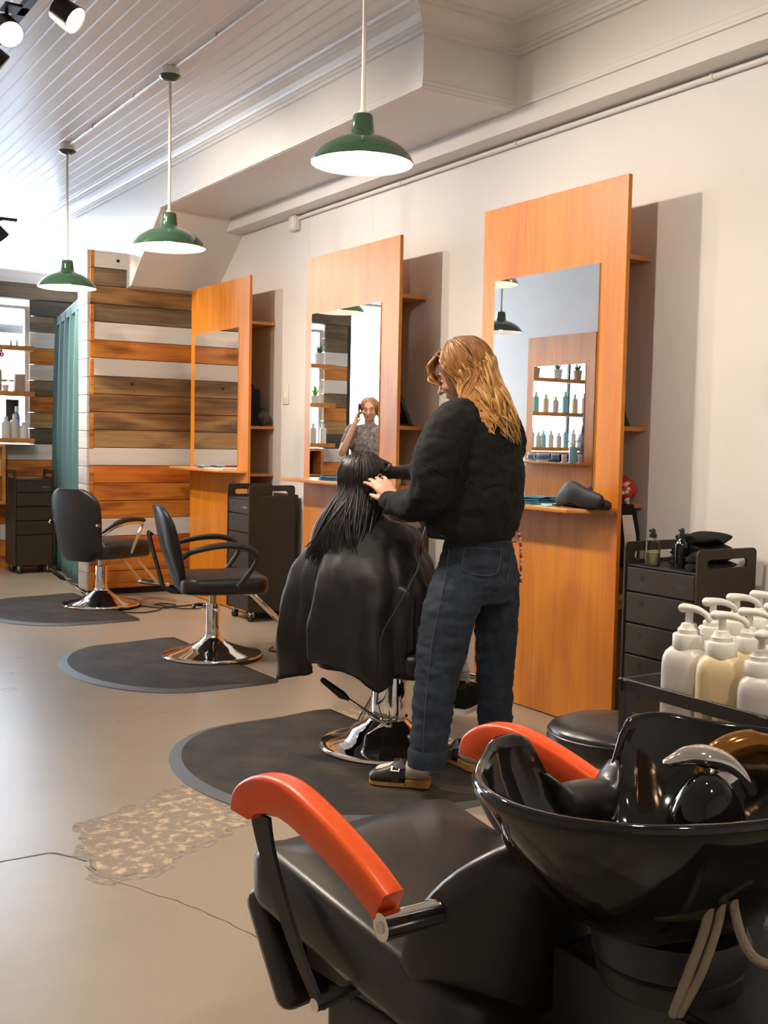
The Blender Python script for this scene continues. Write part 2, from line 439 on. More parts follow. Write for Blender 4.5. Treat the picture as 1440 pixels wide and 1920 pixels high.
# worn patch, crack and spots of the slab
poly = [(1.057, 3.516), (1.12, 3.56), (1.186, 3.573), (1.30, 3.64), (1.415, 3.703), (1.49, 3.73), (1.549, 3.806), (1.60, 3.62), (1.561, 3.427), (1.60, 3.34), (1.568, 3.271),
        (1.48, 3.24), (1.392, 3.175), (1.31, 3.16), (1.24, 3.106), (1.19, 3.04), (1.14, 3.021), (1.08, 3.04), (1.026, 3.018), (0.965, 3.096), (1.00, 3.16), (1.016, 3.232), (0.99, 3.28), (1.014, 3.334), (1.05, 3.40)]
def ragged(poly, amp, k=5):
    out = []
    for i in range(len(poly)):
        a = Vector((*poly[i], 0)); b = Vector((*poly[(i + 1) % len(poly)], 0))
        for j in range(k):
            p = a.lerp(b, j / k); q = noise.noise_vector(p * 23) * amp
            out.append((p.x + q.x, p.y + q.y))
    return out
def flat(poly, z, h): return MB().prism(poly, h, Matrix.Translation((0, 0, z)))
rg = ragged(poly, 0.022, 9)
cx = sum(p[0] for p in rg) / len(rg); cy = sum(p[1] for p in rg) / len(rg)
flat([(cx + (p[0] - cx) * 1.05, cy + (p[1] - cy) * 1.05) for p in rg], 0, 0.0006).build('patch_edge', mat('patch_rim', (0.40, 0.32, 0.235), 0.6, var=0.55, vscale=(45, 45, 45), detail=8), fl_o, smooth=0)
flat([(cx + (p[0] - cx) * 0.93, cy + (p[1] - cy) * 0.93) for p in rg], 0, 0.0012).build('worn_patch', concrete_rough, fl_o, smooth=0)
flat(ragged([(2.50, 4.36), (2.60, 4.50), (2.70, 4.46), (2.69, 4.26), (2.60, 4.12), (2.54, 4.16)], 0.02), 0, 0.001).build('worn_patch', concrete_rough, fl_o, smooth=0)
def crack(pts, w):
    P = smoothpath([(x, y, 0) for x, y in pts], 8); L = []; R = []
    for i, p in enumerate(P):
        t = (P[min(i + 1, len(P) - 1)] - P[max(i - 1, 0)]).normalized(); n = Vector((-t.y, t.x, 0))
        q = noise.noise_vector(p * 14) * 0.012
        ww = w * (0.5 + abs(noise.noise(p * 11)) * 1.6)
        L.append((p + q + n * ww)); R.append((p + q - n * ww))
    pl = [(p.x, p.y) for p in L] + [(p.x, p.y) for p in reversed(R)]
    flat(pl, 0, 0.0008).build('crack', crack_mat, fl_o, smooth=0)
crack([(0.60, 3.31), (0.773, 3.335), (0.868, 3.34), (0.93, 3.33), (1.0, 3.22)], 0.0045)
crack([(0.983, 3.179), (1.01, 3.06), (1.124, 2.814), (1.196, 2.617), (1.237, 2.417)], 0.0016)
crack([(1.016, 3.232), (1.0, 3.15), (1.06, 3.06), (1.20, 3.09)], 0.003)
for x, y, r in ((1.352, 5.621, 0.045), (1.778, 4.95, 0.028), (1.863, 4.826, 0.022), (2.267, 4.99, 0.034), (1.602, 6.389, 0.03), (1.622, 4.765, 0.012), (1.689, 4.241, 0.008), (1.70, 4.30, 0.006), (1.45, 6.0, 0.02)):
    pl = [(x + r * (1 + 0.35 * noise.noise(Vector((x * 9, a, y)))) * math.cos(a), y + r * (1 + 0.35 * noise.noise(Vector((a, x, y * 9)))) * 0.8 * math.sin(a)) for a in [i * math.pi / 9 for i in range(18)]]
    ri = [(x + (px - x) * 0.7, y + (py - y) * 0.7) for px, py in pl]
    MB().frame(pl, ri, 0.0006).build('floor_spot', spot_mat, fl_o, smooth=0)

# ceiling of beaded boards
ceil = struct(MB().box((XL - 0.1, YB - 0.1, ZC + 0.005), (XW + 0.1, YF + 0.12, ZC + 0.1)).build('ceiling', ceil_white, smooth=0))
x = XL; BW = 0.083
while x < 3.0:
    prof = [(0.002, 0.0052), (0.010, 0.0), (BW - 0.008, 0.0), (BW - 0.001, 0.0042), (BW, 0.0052)]
    y0 = YB
    cuts = [YF]
    if random.random() < 0.6: cuts = [random.uniform(2, 9), YF]
    for y1 in cuts:
        mb = MB(); mb.loft([[Vector((x + a, y, ZC + b)) for a, b in prof] for y in (y0, y1 - 0.002)])
        mb.build('board', ceil_white, ceil, smooth=0); y0 = y1
    x += BW
# right wall: lower wall, overhanging upper wall, bulkhead
struct(MB().box((XW, YB, 0), (XW + 0.12, YF, 2.90)).build('wall_right', white_wall, smooth=0))
struct(MB().box((XU, YB, 2.86), (XW + 0.12, 8.06, ZC + 0.02)).build('wall_upper', white_trim, smooth=0, bevel=0.003))
bk = MB(); SX, SY, SZ = 2.98, 4.44, 2.95
prof = [(SY, SZ), (SY, ZC + 0.02), (9.9, ZC + 0.02), (9.9, 2.44), (PY + 0.03, 2.44), (8.50, 2.46), (7.86, SZ)]
bk.loft([[Vector((xx, y, z)) for y, z in prof] for xx in (SX, XW + 0.1)])
struct(bk.build('wall_bulkhead', white_trim, smooth=0))
crown = [(0, 3.205), (0.018, 3.205), (0.018, 3.222), (0.03, 3.226), (0.03, 3.238), (0.042, 3.242), (0.046, 3.256), (0.062, 3.275), (0.085, 3.29), (0.105, 3.294), (0.105, 3.304), (0.125, 3.306), (0.132, 3.316), (0.132, ZC + 0.01), (0, ZC + 0.01)]
t = MB(); sweep2d(t, [(SX, 10.6), (SX, SY), (XU, SY), (XU, YB)], crown, -1)
struct(t.build('trim_1', white_trim, smooth=0))
low = [(0, 2.952), (0.014, 2.952), (0.014, 2.966), (0.008, 2.970), (0.008, 2.990), (0.004, 2.994), (0.004, 3.006), (0, 3.008)]
t = MB(); sweep2d(t, [(SX, 7.86), (SX, SY), (XU, SY), (XU, YB)], low, -1)
struct(t.build('trim_2', white_trim, smooth=0))
# left and back walls
struct(MB().box((XL - 0.12, YB, 0), (XL, YF, ZC + 0.05)).build('wall_left', white_wall, smooth=0))
struct(MB().box((XL, YB - 0.12, 0), (XW, YB, ZC + 0.05)).build('wall_back', white_wall, smooth=0))
t = MB(); sweep2d(t, [(XL, YB), (XL, YF)], crown, -1); struct(t.build('trim_3', white_trim, smooth=0))
struct(MB().box((XL, YB, 0), (XL + 0.015, 10.6, 0.14)).build('baseboard_left', white_trim, smooth=0))
# faint joints in the plaster
for yj, z0, z1 in ((6.9, 2.5, 2.85), (6.05, 2.5, 2.85)):
    MB().box((XW - 0.0012, yj, z0 - 0.4), (XW, yj + 0.004, z1)).build('plaster_joint', white_trim, bpy.data.objects['wall_right'], smooth=0)

# ---- timber pier in front of the bulkhead's end
pier = struct(MB().box((PX, PY + 0.022, 0), (XW, 8.82, 2.40)).build('wall_pier', cart_dark, smooth=0))
MB().box((PX, PY + 0.022, 2.40), (PRX, 8.82, 2.715)).build('pier_core', cart_dark, pier, smooth=0)
rows = 'obgbw' 'owtbbtwrotwror'
PH = (2.45 - 0.05) / 17
kinds = ['b', 'g', 'w', 'o', 'w', 't', 'b', 'b', 't', 'w', 'r', 'o', 'o', 'w', 'r', 'o', 'o']
def plank(parent, kind, lo, hi, axis='x'):
    "one board of a planked wall; its own origin so that grain differs"
    w = [hi[i] - lo[i] for i in range(3)]
    o = MB().box((0, 0, 0), w).build('plank', PLK[kind], parent, bevel=0.0025, seg=1, smooth=0)
    o.location = lo
    return o
for i, k in enumerate(kinds):
    z1 = 2.45 - PH * i; z0 = z1 - PH + 0.004
    off = random.uniform(-0.003, 0.003)
    plank(pier, k, (PX - 0.004, PY + off, z0), (XW, PY + 0.024, z1))
    pass
for i, (k, z0, z1) in enumerate((('g', 2.454, 2.588), ('w', 2.592, 2.722))):
    plank(pier, k, (PX - 0.004, PY + 0.002 * i, z0), (PRX, PY + 0.024, z1))
for i in range(19):                                   # the pier's left side, window light put into the pale colour; corner strips of orange
    z1 = 2.722 - PH * i; z0 = max(0.0, z1 - PH + 0.004)
    if z1 < 0.02: break
    kk = 'l' if i not in (11, 14, 17) else 'l'
    plank(pier, kk, (PX - 0.026, PY + 0.006, z0), (PX - 0.004, 8.82, z1))
    if i % 3 in (0, 1): 
        plank(pier, 'o', (PX - 0.004, PY - 0.006, z0), (PX + 0.028, PY + 0.002, z1))
for (xk, zk) in ((2.91, 2.655), (3.03, 1.69)):
    MB().tube([(xk, PY - 0.0045, zk), (xk, PY - 0.002, zk)], 0.013, 10).build('knot', cart_dark, pier, smooth=0)

# ---- far wall: planks around the shelf window, storefront, clerestory
WX0, WX1, WZ0, WZ1 = 0.87, 2.775, 1.20, 2.49
CZ = 2.79                                              # underside of the clerestory
far = struct(MB().box((WX1 + 0.06, YF + 0.022, 0), (3.9, YF + 0.12, CZ)).build('wall_far', cart_dark, smooth=0))
for lo, hi in (((0.58, YF + 0.022, WZ1 + 0.06), (WX1 + 0.06, YF + 0.12, CZ)), ((0.58, YF + 0.022, 0), (WX0 - 0.06, YF + 0.12, WZ1 + 0.06)), ((WX0 - 0.06, YF + 0.022, 0), (WX1 + 0.06, YF + 0.12, WZ0 - 0.03))):
    MB().box(lo, hi).build('wall_core', cart_dark, far, smooth=0)
HF = 0.152
kr = ['d', 'g', 'w', 'o', 'w', 'g', 'o', 't', 'd', 'w', 'o', 't', 'o', 'o', 'w', 'o', 'o', 'o']
kl = ['g', 'g', 'w', 'o', 'w', 'g', 'o', 't', 'd', 'w', 'o', 't', 'o', 'o', 'w', 'o', 'o', 'o']
def prow(i):
    z1 = 2.545 - HF * i; return max(0, z1 - HF + 0.004), z1
for i in range(17):
    z0, z1 = prow(i)
    y0 = YF + random.uniform(-0.004, 0.004)
    if z1 > WZ0 and z0 >= WZ0 - 0.14:
        plank(far, kr[i], (WX1, y0, z0), (3.35, YF + 0.024, z1))
        plank(far, kl[i], (0.58, y0, z0), (WX0, YF + 0.024, z1))
        for xx, side in ((WX1, 1), (WX0, -1)):         # window jambs, pale edge-on boards
            plank(far, 'l' if i % 2 else 'w', (xx - 0.022 if side < 0 else xx, YF + 0.024, z0), (xx if side < 0 else xx + 0.022, YF + 0.13, z1))
    else:
        plank(far, kr[i], (2.50, y0, z0), (3.35, YF + 0.024, z1))
        plank(far, kl[i], (0.58, y0, z0), (2.496, YF + 0.024, z1))
plank(far, 'g', (0.55, YF - 0.004, 2.549), (3.35, YF + 0.024, 2.69))
plank(far, 'w', (0.55, YF - 0.002, 2.694), (3.35, YF + 0.024, CZ + 0.012))
# windows
w1 = struct(MB().frame([(WX0, WZ0), (WX1, WZ0), (WX1, WZ1), (WX0, WZ1)], [(WX0 + 0.03, WZ0 + 0.03), (WX1 - 0.03, WZ0 + 0.03), (WX1 - 0.03, WZ1 - 0.03), (WX0 + 0.03, WZ1 - 0.03)], -0.06, Matrix.Translation((0, YF + 0.07, 0)) @ Matrix.Rotation(math.pi / 2, 4, 'X')).build('window_1', white_trim, smooth=0))
MB().box((WX0 + 0.03, YF + 0.098, WZ0 + 0.03), (WX1 - 0.03, YF + 0.102, WZ1 - 0.03)).build('pane', pane, w1, smooth=0)
for xm in (1.45, 2.08):
    MB().box((xm, YF + 0.08, WZ0 + 0.03), (xm + 0.025, YF + 0.12, WZ1 - 0.03)).build('mullion', black_metal, w1, smooth=0)
w2 = struct(MB().box((XL, YF + 0.02, CZ), (3.05, YF + 0.10, CZ + 0.03)).build('window_2', white_trim, smooth=0))
for k in range(5):
    xa = XL + 0.02 + k * 0.735
    MB().box((xa, YF + 0.055, CZ + 0.03), (xa + 0.70, YF + 0.06, ZC)).build('pane', pane, w2, smooth=0)
    if k: MB().box((xa - 0.033, YF + 0.03, CZ + 0.03), (xa, YF + 0.09, ZC)).build('mullion', white_trim, w2, smooth=0)
MB().box((3.05, YF, CZ), (3.9, YF + 0.12, ZC + 0.05)).build('wall_core', white_wall, far, smooth=0)
w3 = struct(MB().box((XL, YF + 0.02, 0), (0.58, YF + 0.1, 0.12)).build('window_3', black_metal, smooth=0))
MB().box((XL, YF + 0.055, 0.12), (-0.08, YF + 0.06, CZ)).build('pane', pane, w3, smooth=0)
MB().box((-0.02, YF + 0.055, 0.12), (0.52, YF + 0.06, CZ)).build('pane', pane, w3, smooth=0)
MB().box((-0.08, YF + 0.03, 0.12), (-0.02, YF + 0.09, CZ)).build('mullion', black_metal, w3, smooth=0)
MB().box((0.52, YF + 0.03, 0.12), (0.58, YF + 0.09, CZ)).build('mullion', black_metal, w3, smooth=0)
# street outside
gr = struct(MB().box((-30, YF + 0.13, -0.2), (34, 60, -0.05)).build('ground_street', outside_grey, smooth=0))

# ---- conduit, junction box, ceiling pipe, switch plate
c = MB(); c.tube([(XW - 0.016, YB + 0.05, 2.838), (XW - 0.016, 6.9, 2.838), (XW - 0.014, 7.02, 2.835)], 0.013, 10)
cd = tag(c.build('conduit', white_trim), 'long white painted conduit under the overhang of the upper wall', 'conduit')
for y in (2.45, 3.3, 4.6, 5.7):
    MB().tube([(XW - 0.016, y - 0.008, 2.838), (XW - 0.016, y + 0.008, 2.838)], 0.017, 10).build('clip', white_trim, cd)
jb = tag(MB().box((XW - 0.045, 7.02, 2.755), (XW - 0.001, 7.13, 2.875)).build('junction_box', white_trim, bevel=0.006), 'small white junction box at the end of the conduit on the wall', 'junction box')
MB().box((XW - 0.05, 7.03, 2.765), (XW - 0.045, 7.12, 2.865)).build('cover_plate', white_trim, jb, bevel=0.002)
sw = tag(MB().box((XW - 0.008, 7.165, 1.53), (XW - 0.0005, 7.25, 1.67)).build('switch_plate', white_trim, bevel=0.003), 'white switch plate on the wall between two mirror stations', 'switch')
MB().box((XW - 0.013, 7.195, 1.575), (XW - 0.008, 7.22, 1.625)).build('rocker', white_enamel, sw, bevel=0.001)
# ------------------------------------------------------------------ pendant lamps
bulb_mat = emitter('lamp_bulb', WARM, BULB)
def pendant(x, y, z, label, sy=1.0):
    t = thing('pendant_lamp', label, 'lamp', (x, y, z), 0, 'green pendant lamps')
    R = 0.203
    out = [(R, 0.0), (R + 0.002, 0.004), (R - 0.006, 0.022), (R - 0.03, 0.052), (R - 0.062, 0.075), (0.11, 0.092), (0.075, 0.104), (0.052, 0.114), (0.047, 0.122), (0.044, 0.15), (0.040, 0.185), (0.036, 0.192), (0.0, 0.193)]
    MB().lathe(out, 48).build('shade', green_enamel, t, smooth=40)
    inn = [(R - 0.001, 0.0005), (R - 0.008, 0.02), (R - 0.033, 0.05), (R - 0.064, 0.072), (0.108, 0.088), (0.072, 0.1), (0.04, 0.107), (0.0, 0.108)]
    MB().lathe(inn, 48).build('reflector', white_enamel, t, smooth=60)
    MB().tube([(0, 0, 0.108), (0, 0, 0.085)], 0.018, 12).build('bulb_socket', white_enamel, t)
    MB().ball((0, 0, 0.052), (0.032, 0.032, 0.038), 14, 9).build('bulb', bulb_mat, t)
    top = ZC - z
    MB().tube([(0, 0, 0.19), (0, 0, top - 0.055)], 0.0085, 10).build('stem', cord_white, t)
    MB().tube([(0, 0, 0.186), (0, 0, 0.206)], 0.016, 12).build('collar', cord_white, t)
    MB().lathe([(0, top - 0.075), (0.03, top - 0.073), (0.052, top - 0.062), (0.062, top - 0.05), (0.062, top - 0.046), (0, top - 0.045)], 28).build('canopy', green_enamel, t)
    MB().lathe([(0, top - 0.046), (0.05, top - 0.046), (0.05, top - 0.001), (0, top - 0.001)], 20).build('ceiling_box', white_trim, t)
    return t
pendant(2.284, 3.823, 2.374, 'green dome pendant lamp on a cream stem nearest to the camera')
pendant(2.303, 5.942, 2.334, 'green dome pendant lamp hanging in the middle of the row of three')
pendant(2.307, 7.911, 2.318, 'green dome pendant lamp hanging before the clerestory, farthest of the three')
pendant(0.27, 8.38, 2.33, 'green dome pendant lamp beside the opposite mirror station')
for y0, y1, nm in ((1.70, 3.823, 'from behind the camera to the nearest lamp'), (3.823, 5.942, 'from the nearest lamp to the middle one'), (5.942, 7.911, 'from the middle lamp to the farthest')):
    m = MB(); m.tube([(2.31, y0 + 0.05, ZC - 0.016), (2.31, y1 - 0.05, ZC - 0.016)], 0.012, 8)
    pp = tag(m.build('ceiling_pipe', white_trim), 'white cable pipe along the ceiling boards ' + nm, 'pipe', 'ceiling pipes')
    for q in (0.3, 0.7):
        MB().box((2.29, lerp(y0, y1, q) - 0.008, ZC - 0.02), (2.33, lerp(y0, y1, q) + 0.008, ZC)).build('clip', white_trim, pp)
# ------------------------------------------------------------------ track lights
lens_mat = emitter('spot_lens', WARM2, 22.0)
TX, TZ = 1.30, 3.06
tr = tag(MB().box((TX - 0.018, -0.9, TZ + 0.09), (TX + 0.018, 9.9, TZ + 0.12)).build('light_track', black_metal), 'long black ceiling track carrying spotlights', 'track')
for y in (0.0, 2.0, 5.0, 8.0):
    MB().tube([(TX, y, TZ + 0.12), (TX, y, ZC)], 0.006, 8).build('hanger', black_metal, tr)
def spot(y, aim, label, power=SPOT, x=TX, z=TZ, tx=TX):
    p = Vector((x, y, z)); d = (Vector(aim) - p).normalized()
    t = thing('track_spotlight', label, 'spotlight', (x, y, z + 0.09), 0, 'track spotlights')
    M = Matrix.Translation((0, 0, -0.09)) @ d.to_track_quat('-Z', 'Y').to_matrix().to_4x4()
    MB().lathe([(0.0, 0.06), (0.03, 0.058), (0.050, 0.05), (0.056, 0.0), (0.060, -0.05), (0.057, -0.052), (0.054, -0.040)], 24, M=M).build('can', black_metal, t)
    MB().lathe([(0.0, -0.044), (0.0555, -0.044)], 24, M=M).build('lens', lens_mat, t, smooth=0)
    MB().tube([(0, 0, 0.0), (0, 0, -0.05)], 0.008, 8).build('arm', black_metal, t)
    MB().box((min(-0.017, tx - x - 0.017), -0.05, 0.0), (max(0.017, tx - x + 0.017), 0.05, 0.012)).build('adapter', black_metal, t)
    ld = bpy.data.lights.new('spot_beam', 'SPOT'); ld.energy = power; ld.color = WARM2; ld.spot_size = math.radians(104); ld.spot_blend = 0.7; ld.shadow_soft_size = 0.045
    lo = bpy.data.objects.new('spot_beam', ld); COL.objects.link(lo); lo.parent = t
    lo.matrix_local = M @ Matrix.Translation((0, 0, -0.055))
    return t
spot(4.80, (3.3, 3.0, 1.2), 'black track spotlight with glowing lens at the ceiling, first from the frame top', x=1.395)
spot(5.13, (1.7, 2.2, 0.6), 'black track spotlight with glowing lens, second from the frame top', x=1.228)
spot(5.55, (3.5, 5.4, 1.3), 'black track spotlight seen side-on at the frame edge, third from the top', x=1.265)
spot(8.75, (3.3, 8.9, 1.4), 'black track spotlight against the bright clerestory', x=2.03, z=2.79, tx=2.03)
spot(8.75, (0.6, 9.6, 1.2), 'black track spotlight against the clerestory, pointing away', 60, x=1.72, z=2.79, tx=1.72)
tr2 = tag(MB().box((1.55, 8.73, 2.892), (2.165, 8.77, 2.915)).build('light_track', black_metal), 'short black ceiling track before the clerestory', 'track')
MB().tube([(1.86, 8.75, 2.915), (1.86, 8.75, ZC)], 0.006, 8).build('hanger', black_metal, tr2)
spot(2.75, (3.6, 3.4, 1.2), 'black track spotlight above the camera aimed at the nearest station', 90)
spot(0.9, (1.6, 1.7, 0.6), 'black track spotlight above the camera aimed at the tray trolley', 70)
spot(-0.3, (1.5, 2.3, 0.4), 'black track spotlight behind the camera aimed at the stool', 60)
spot(6.1, (3.6, 7.0, 1.5), 'black track spotlight aimed past the pendant lamp at the wall')
spot(3.4, (1.5, 1.4, 0.5), 'black track spotlight aimed at the shampoo chair', 85)
spot(7.2, (2.9, 8.2, 0.8), 'black track spotlight aimed at the farthest chair')

# ------------------------------------------------------------------ mirror stations
def outline_free(w, d, c): return [(0, 0), (w, 0), (w - c, -d), (c * 0.3, -d)]
def station(x, y0, y1, zc, mz0, mz1, ml, mr, label, side=1, shelves=(0.56, 1.02, 1.37, 2.135)):
    "panel standing off the wall; local x towards the wall, local y along it"
    t = thing('mirror_station', label, 'mirror station', (x, y0, 0), 0 if side > 0 else math.pi, 'mirror stations')
    w = y1 - y0
    T = 0.022
    def B(lo, hi):
        return MB().box(lo, hi)
    yy = (lambda a, b: (a, b)) if side > 0 else (lambda a, b: (-b, -a))
    a, b = yy(0, w)
    B((0, a, 0.006), (T, b, 2.445)).build('panel', fir, t, bevel=0.0015, seg=1)
    a, b = yy(mr, w - ml)
    mi = B((-0.006, a, mz0), (0, b, mz1)).build('mirror', mirror_mat, t, bevel=0.001, seg=1, smooth=0)
    a, b = yy(0.02, w + 0.06 if side > 0 and w > 1.06 else w - 0.03)
    D = 0.165
    P = [(0, a), (-D, a + 0.13), (-D, b - 0.02), (0, b)]
    MB().prism(P, 0.02, Matrix.Translation((0, 0, zc - 0.02))).build('counter', fir_shelf, t, bevel=0.002, seg=1)
    depth = (XW - x - 0.003) if side > 0 else (abs(XL - x) - 0.003)
    for z in shelves:
        a, b = yy(0.12, w - 0.12)
        s = B((T, a, z - 0.022), (depth, b, z)).build('side_shelf', fir_shelf, t, bevel=0.001, seg=1)
    a, b = yy(0.16, w - 0.16)
    for yk in (w * 0.5,):
        a, b = yy(yk, yk + 0.03)
        B((T, a, 0.0), (depth, b, 2.3)).build('upright', fir_edge, t)
    return t
X0 = 3.43
st1 = station(X0, 3.513, 4.525, 1.00, 1.0, 2.087, 0.106, 0.157, 'tall orange wood mirror station beside the standing hairdresser')
st2 = station(X0, 5.303, 6.418, 1.03, 1.03, 2.087, 0.09, 0.19, 'tall orange wood mirror station behind the seated client')
st3 = station(X0, 7.277, 8.352, 1.045, 1.045, 2.087, 0.09, 0.17, 'tall orange wood mirror station next to the timber pier')
def station_left(x, y0, y1, zc):
    t = thing('mirror_station', 'orange wood mirror station across the room, seen reflected in the nearest mirror', 'mirror station', (x, y0, 0), 0, 'mirror stations')
    w = y1 - y0
    MB().box((-0.022, 0, 0.006), (0, w, 2.335)).build('panel', fir, t, bevel=0.0015, seg=1)
    MB().box((0, 0.127, zc + 0.0), (0.006, w - 0.105, 2.045)).build('mirror', mirror_mat, t, bevel=0.001, seg=1, smooth=0)
    MB().prism([(0, 0.02), (0.17, 0.12), (0.17, w - 0.02), (0, w)], 0.02, Matrix.Translation((0, 0, zc - 0.02))).build('counter', fir_shelf, t, bevel=0.002, seg=1)
    for z in (1.02, 1.37, 2.135):
        MB().box((XL - x + 0.003, 0.1, z - 0.022), (-0.022, w - 0.1, z)).build('side_shelf', fir_shelf, t)
    for yk in (0.22, w - 0.26):
        MB().box((XL - x + 0.018, yk, 0), (-0.022, yk + 0.03, 2.2)).build('upright', fir_edge, t)
    return t
station_left(-0.35, 7.733, 8.715, 1.105)

# ------------------------------------------------------------------ drawer trolleys
def slot_plate(mb, w, z0, z1, d, M):
    "side plate with rounded corners and a hand slot"
    n = 5
    outer = rrect(0, z0, w, z1, 0.022, n)
    sl = rrect(w * 0.16, z1 - 0.075, w * 0.84, z1 - 0.04, 0.017, n)
    mb.frame(outer, sl, d, M)
def trolley(x0, y0, w, d, H, label, rz=0.0, facing='-x', extra_back=0.0, draw=5):
    "drawers on local -x side; w along local y, d along local x; side plates rise above the top"
    t = thing('drawer_trolley', label, 'trolley', (x0, y0, 0), rz, 'brown drawer trolleys')
    zb, zt = 0.075, H - 0.10
    MB().box((0.012, 0.014, zb), (d, w - 0.014, zt)).build('body', cart_brown, t, bevel=0.002, seg=1)
    MB().box((0.0, 0.012, zt - 0.0), (d, w - 0.012, zt + 0.008)).build('top_tray', black_plastic, t, bevel=0.002, seg=1)
    hs = [0.115] + [(zt - zb - 0.115) / 5.2] * 4; hs.append(zt - zb - sum(hs))
    hs = [0.105, 0.13, 0.13, 0.13, zt - zb - 0.105 - 0.39]
    z = zt
    for h in hs:
        dr = MB().box((-0.004, 0.018, z - h + 0.004), (0.012, w - 0.018, z - 0.003)).build('drawer', cart_brown, t, bevel=0.003, seg=1)
        MB().tube([(-0.0048, w * 0.74, z - 0.042), (-0.0035, w * 0.74, z - 0.042)], 0.0125, 12).build('finger_hole_shade', cart_dark, dr)  # black disc on the drawer front, coloured as the shade inside a finger hole
        if h == 0.105:
            MB().box((-0.0048, w * 0.12, z - 0.062), (-0.0038, w * 0.32, z - 0.05)).build('maker_plate', chrome_dull, dr)
        z -= h
    for ya in (0.0, w - 0.012):
        m = MB(); M = Matrix(((1, 0, 0, -0.008), (0, 0, 1, ya), (0, 1, 0, 0), (0, 0, 0, 1)))
        slot_plate(m, d + 0.01, zb - 0.005, H, 0.012, M)
        m.build('side_plate', cart_brown, t, bevel=0.0015, seg=1)
    for (cx_, cy_) in ((0.04, 0.05), (d - 0.04, 0.05), (0.04, w - 0.05), (d - 0.04, w - 0.05)):
        c = MB(); c.tube([(cx_ - 0.012, cy_ + 0.012, 0.028), (cx_ + 0.012, cy_ - 0.012, 0.028)], 0.028, 14)
        co = c.build('caster', black_plastic, t)
        MB().box((cx_ - 0.017, cy_ - 0.015, 0.03), (cx_ + 0.017, cy_ + 0.015, zb)).build('caster_fork', chrome, co, bevel=0.004)
    return t
trolley(3.30, 2.93, 0.40, 0.33, 0.885, 'brown drawer trolley topped with bottles and black towels by the wall')
trolley(3.275, 6.90, 0.365, 0.345, 0.955, 'brown drawer trolley standing behind the middle chair')
trolley(3.10, 4.95, 0.44, 0.325, 0.885, 'brown drawer trolley half hidden behind the seated client')
t = thing('trolley_backboard', 'brown upright board on the wall side of the middle trolley', 'board', (3.625, 6.95, 0))
MB().box((0, 0, 0.08), (0.05, 0.30, 0.885)).build('board', cart_brown, t, bevel=0.003)
for q in (0.03, 0.24): MB().box((0.005, q, 0), (0.045, q + 0.03, 0.08)).build('foot', black_plastic, t)
# far trolley: drawers face the camera side of the room (local -x turned to -y)
tl = trolley(2.55, 10.70, 0.36, 0.34, 0.95, 'brown drawer trolley before the far planked wall, beside the teal curtain', rz=math.pi / 2)
tl.location = (2.86, 10.20, 0)

# ------------------------------------------------------------------ curtain
cu = thing('curtain', 'teal door curtain hanging beside the timber pier', 'curtain', (2.715, 8.92, 0))
def curtain_rings(th):
    rings = []
    for i in range(25):
        z = 0.03 + (2.36 - 0.03) * i / 24
        top = i / 24
        ring = []
        n = 60
        for j in range(n):
            s = j / (n - 1)
            fold = 0.028 * math.sin(s * 30 + 0.6 * math.sin(z * 1.3)) * (1.0 - 0.55 * top ** 6) + 0.012 * math.sin(s * 61 + z)
            ring.append(Vector((0.005 + 0.285 * s + fold + th, 1.74 * s + 0.02 * math.sin(z * 2), z)))
        rings.append(ring)
    return rings
m = MB(); m.loft(curtain_rings(0.0), cap=False, closed=False)
co = m.build('cloth', teal_cloth, cu, smooth=80)
sd = co.modifiers.new('thick', 'SOLIDIFY'); sd.thickness = 0.003
MB().tube([(-0.02, -0.08, 2.375), (0.305, 1.76, 2.375)], 0.012, 10).build('rod', black_metal, cu)
m = MB(); m.loft([[Vector((0.004 + 0.29 * j / 20 + o, 1.72 * j / 20, z)) for j in range(21)] for o, z in ((0.014, 2.30), (0.016, 2.37), (0.0, 2.392), (-0.016, 2.37), (-0.014, 2.30))], cap=False, closed=False)
m.build('header', teal_cloth, cu, smooth=60)

# ------------------------------------------------------------------ shelves in the far window and the cubby below
far_shelves = []
for z, nm in ((2.092, 'highest'), (1.671, 'middle'), (1.235, 'lowest')):
    sh = tag(MB().box((0.84, YF - 0.21, z - 0.045), (2.765, YF + 0.02, z)).build('window_shelf', fir_shelf, bevel=0.002, seg=1), 'thick orange board shelf across the far window, %s of three' % nm, 'shelf', 'window shelves')
    far_shelves.append(z)
cb = thing('wall_cubby', 'orange open cubby shelf under the far window with bottles inside', 'shelf', (0.98, YF - 0.20, 0.62))
for lo, hi, nm, mt in (((0, 0, 0), (1.52, 0.195, 0.03), 'bottom_board', fir_shelf), ((0, 0, 0.53), (1.52, 0.195, 0.56), 'top_board', fir_shelf), ((0, 0, 0.03), (0.03, 0.195, 0.53), 'side_board', fir_shelf), ((1.49, 0, 0.03), (1.52, 0.195, 0.53), 'side_board', fir_shelf), ((0.03, 0.18, 0.03), (1.49, 0.195, 0.53), 'back_board', cart_dark), ((0.03, 0, 0.26), (1.49, 0.18, 0.28), 'middle_board', fir_shelf)):
    MB().box(lo, hi).build(nm, mt, cb, bevel=0.001, seg=1)
def far_bottle(x, y, z, r, h, m, label, cap=pump_white, group='bottles on the window shelves', name='bottle'):
    t = thing(name, label, 'bottle', (x, y, z), 0, group)
    MB().lathe([(0, 0), (r, 0), (r, h * 0.68), (r * 0.85, h * 0.76), (r * 0.4, h * 0.8), (r * 0.4, h * 0.83), (0, h * 0.83)], 14).build('bottle_body', m, t)
    MB().lathe([(0, h * 0.83), (r * 0.46, h * 0.83), (r * 0.46, h), (0, h)], 12).build('bottle_cap', cap, t)
    return t
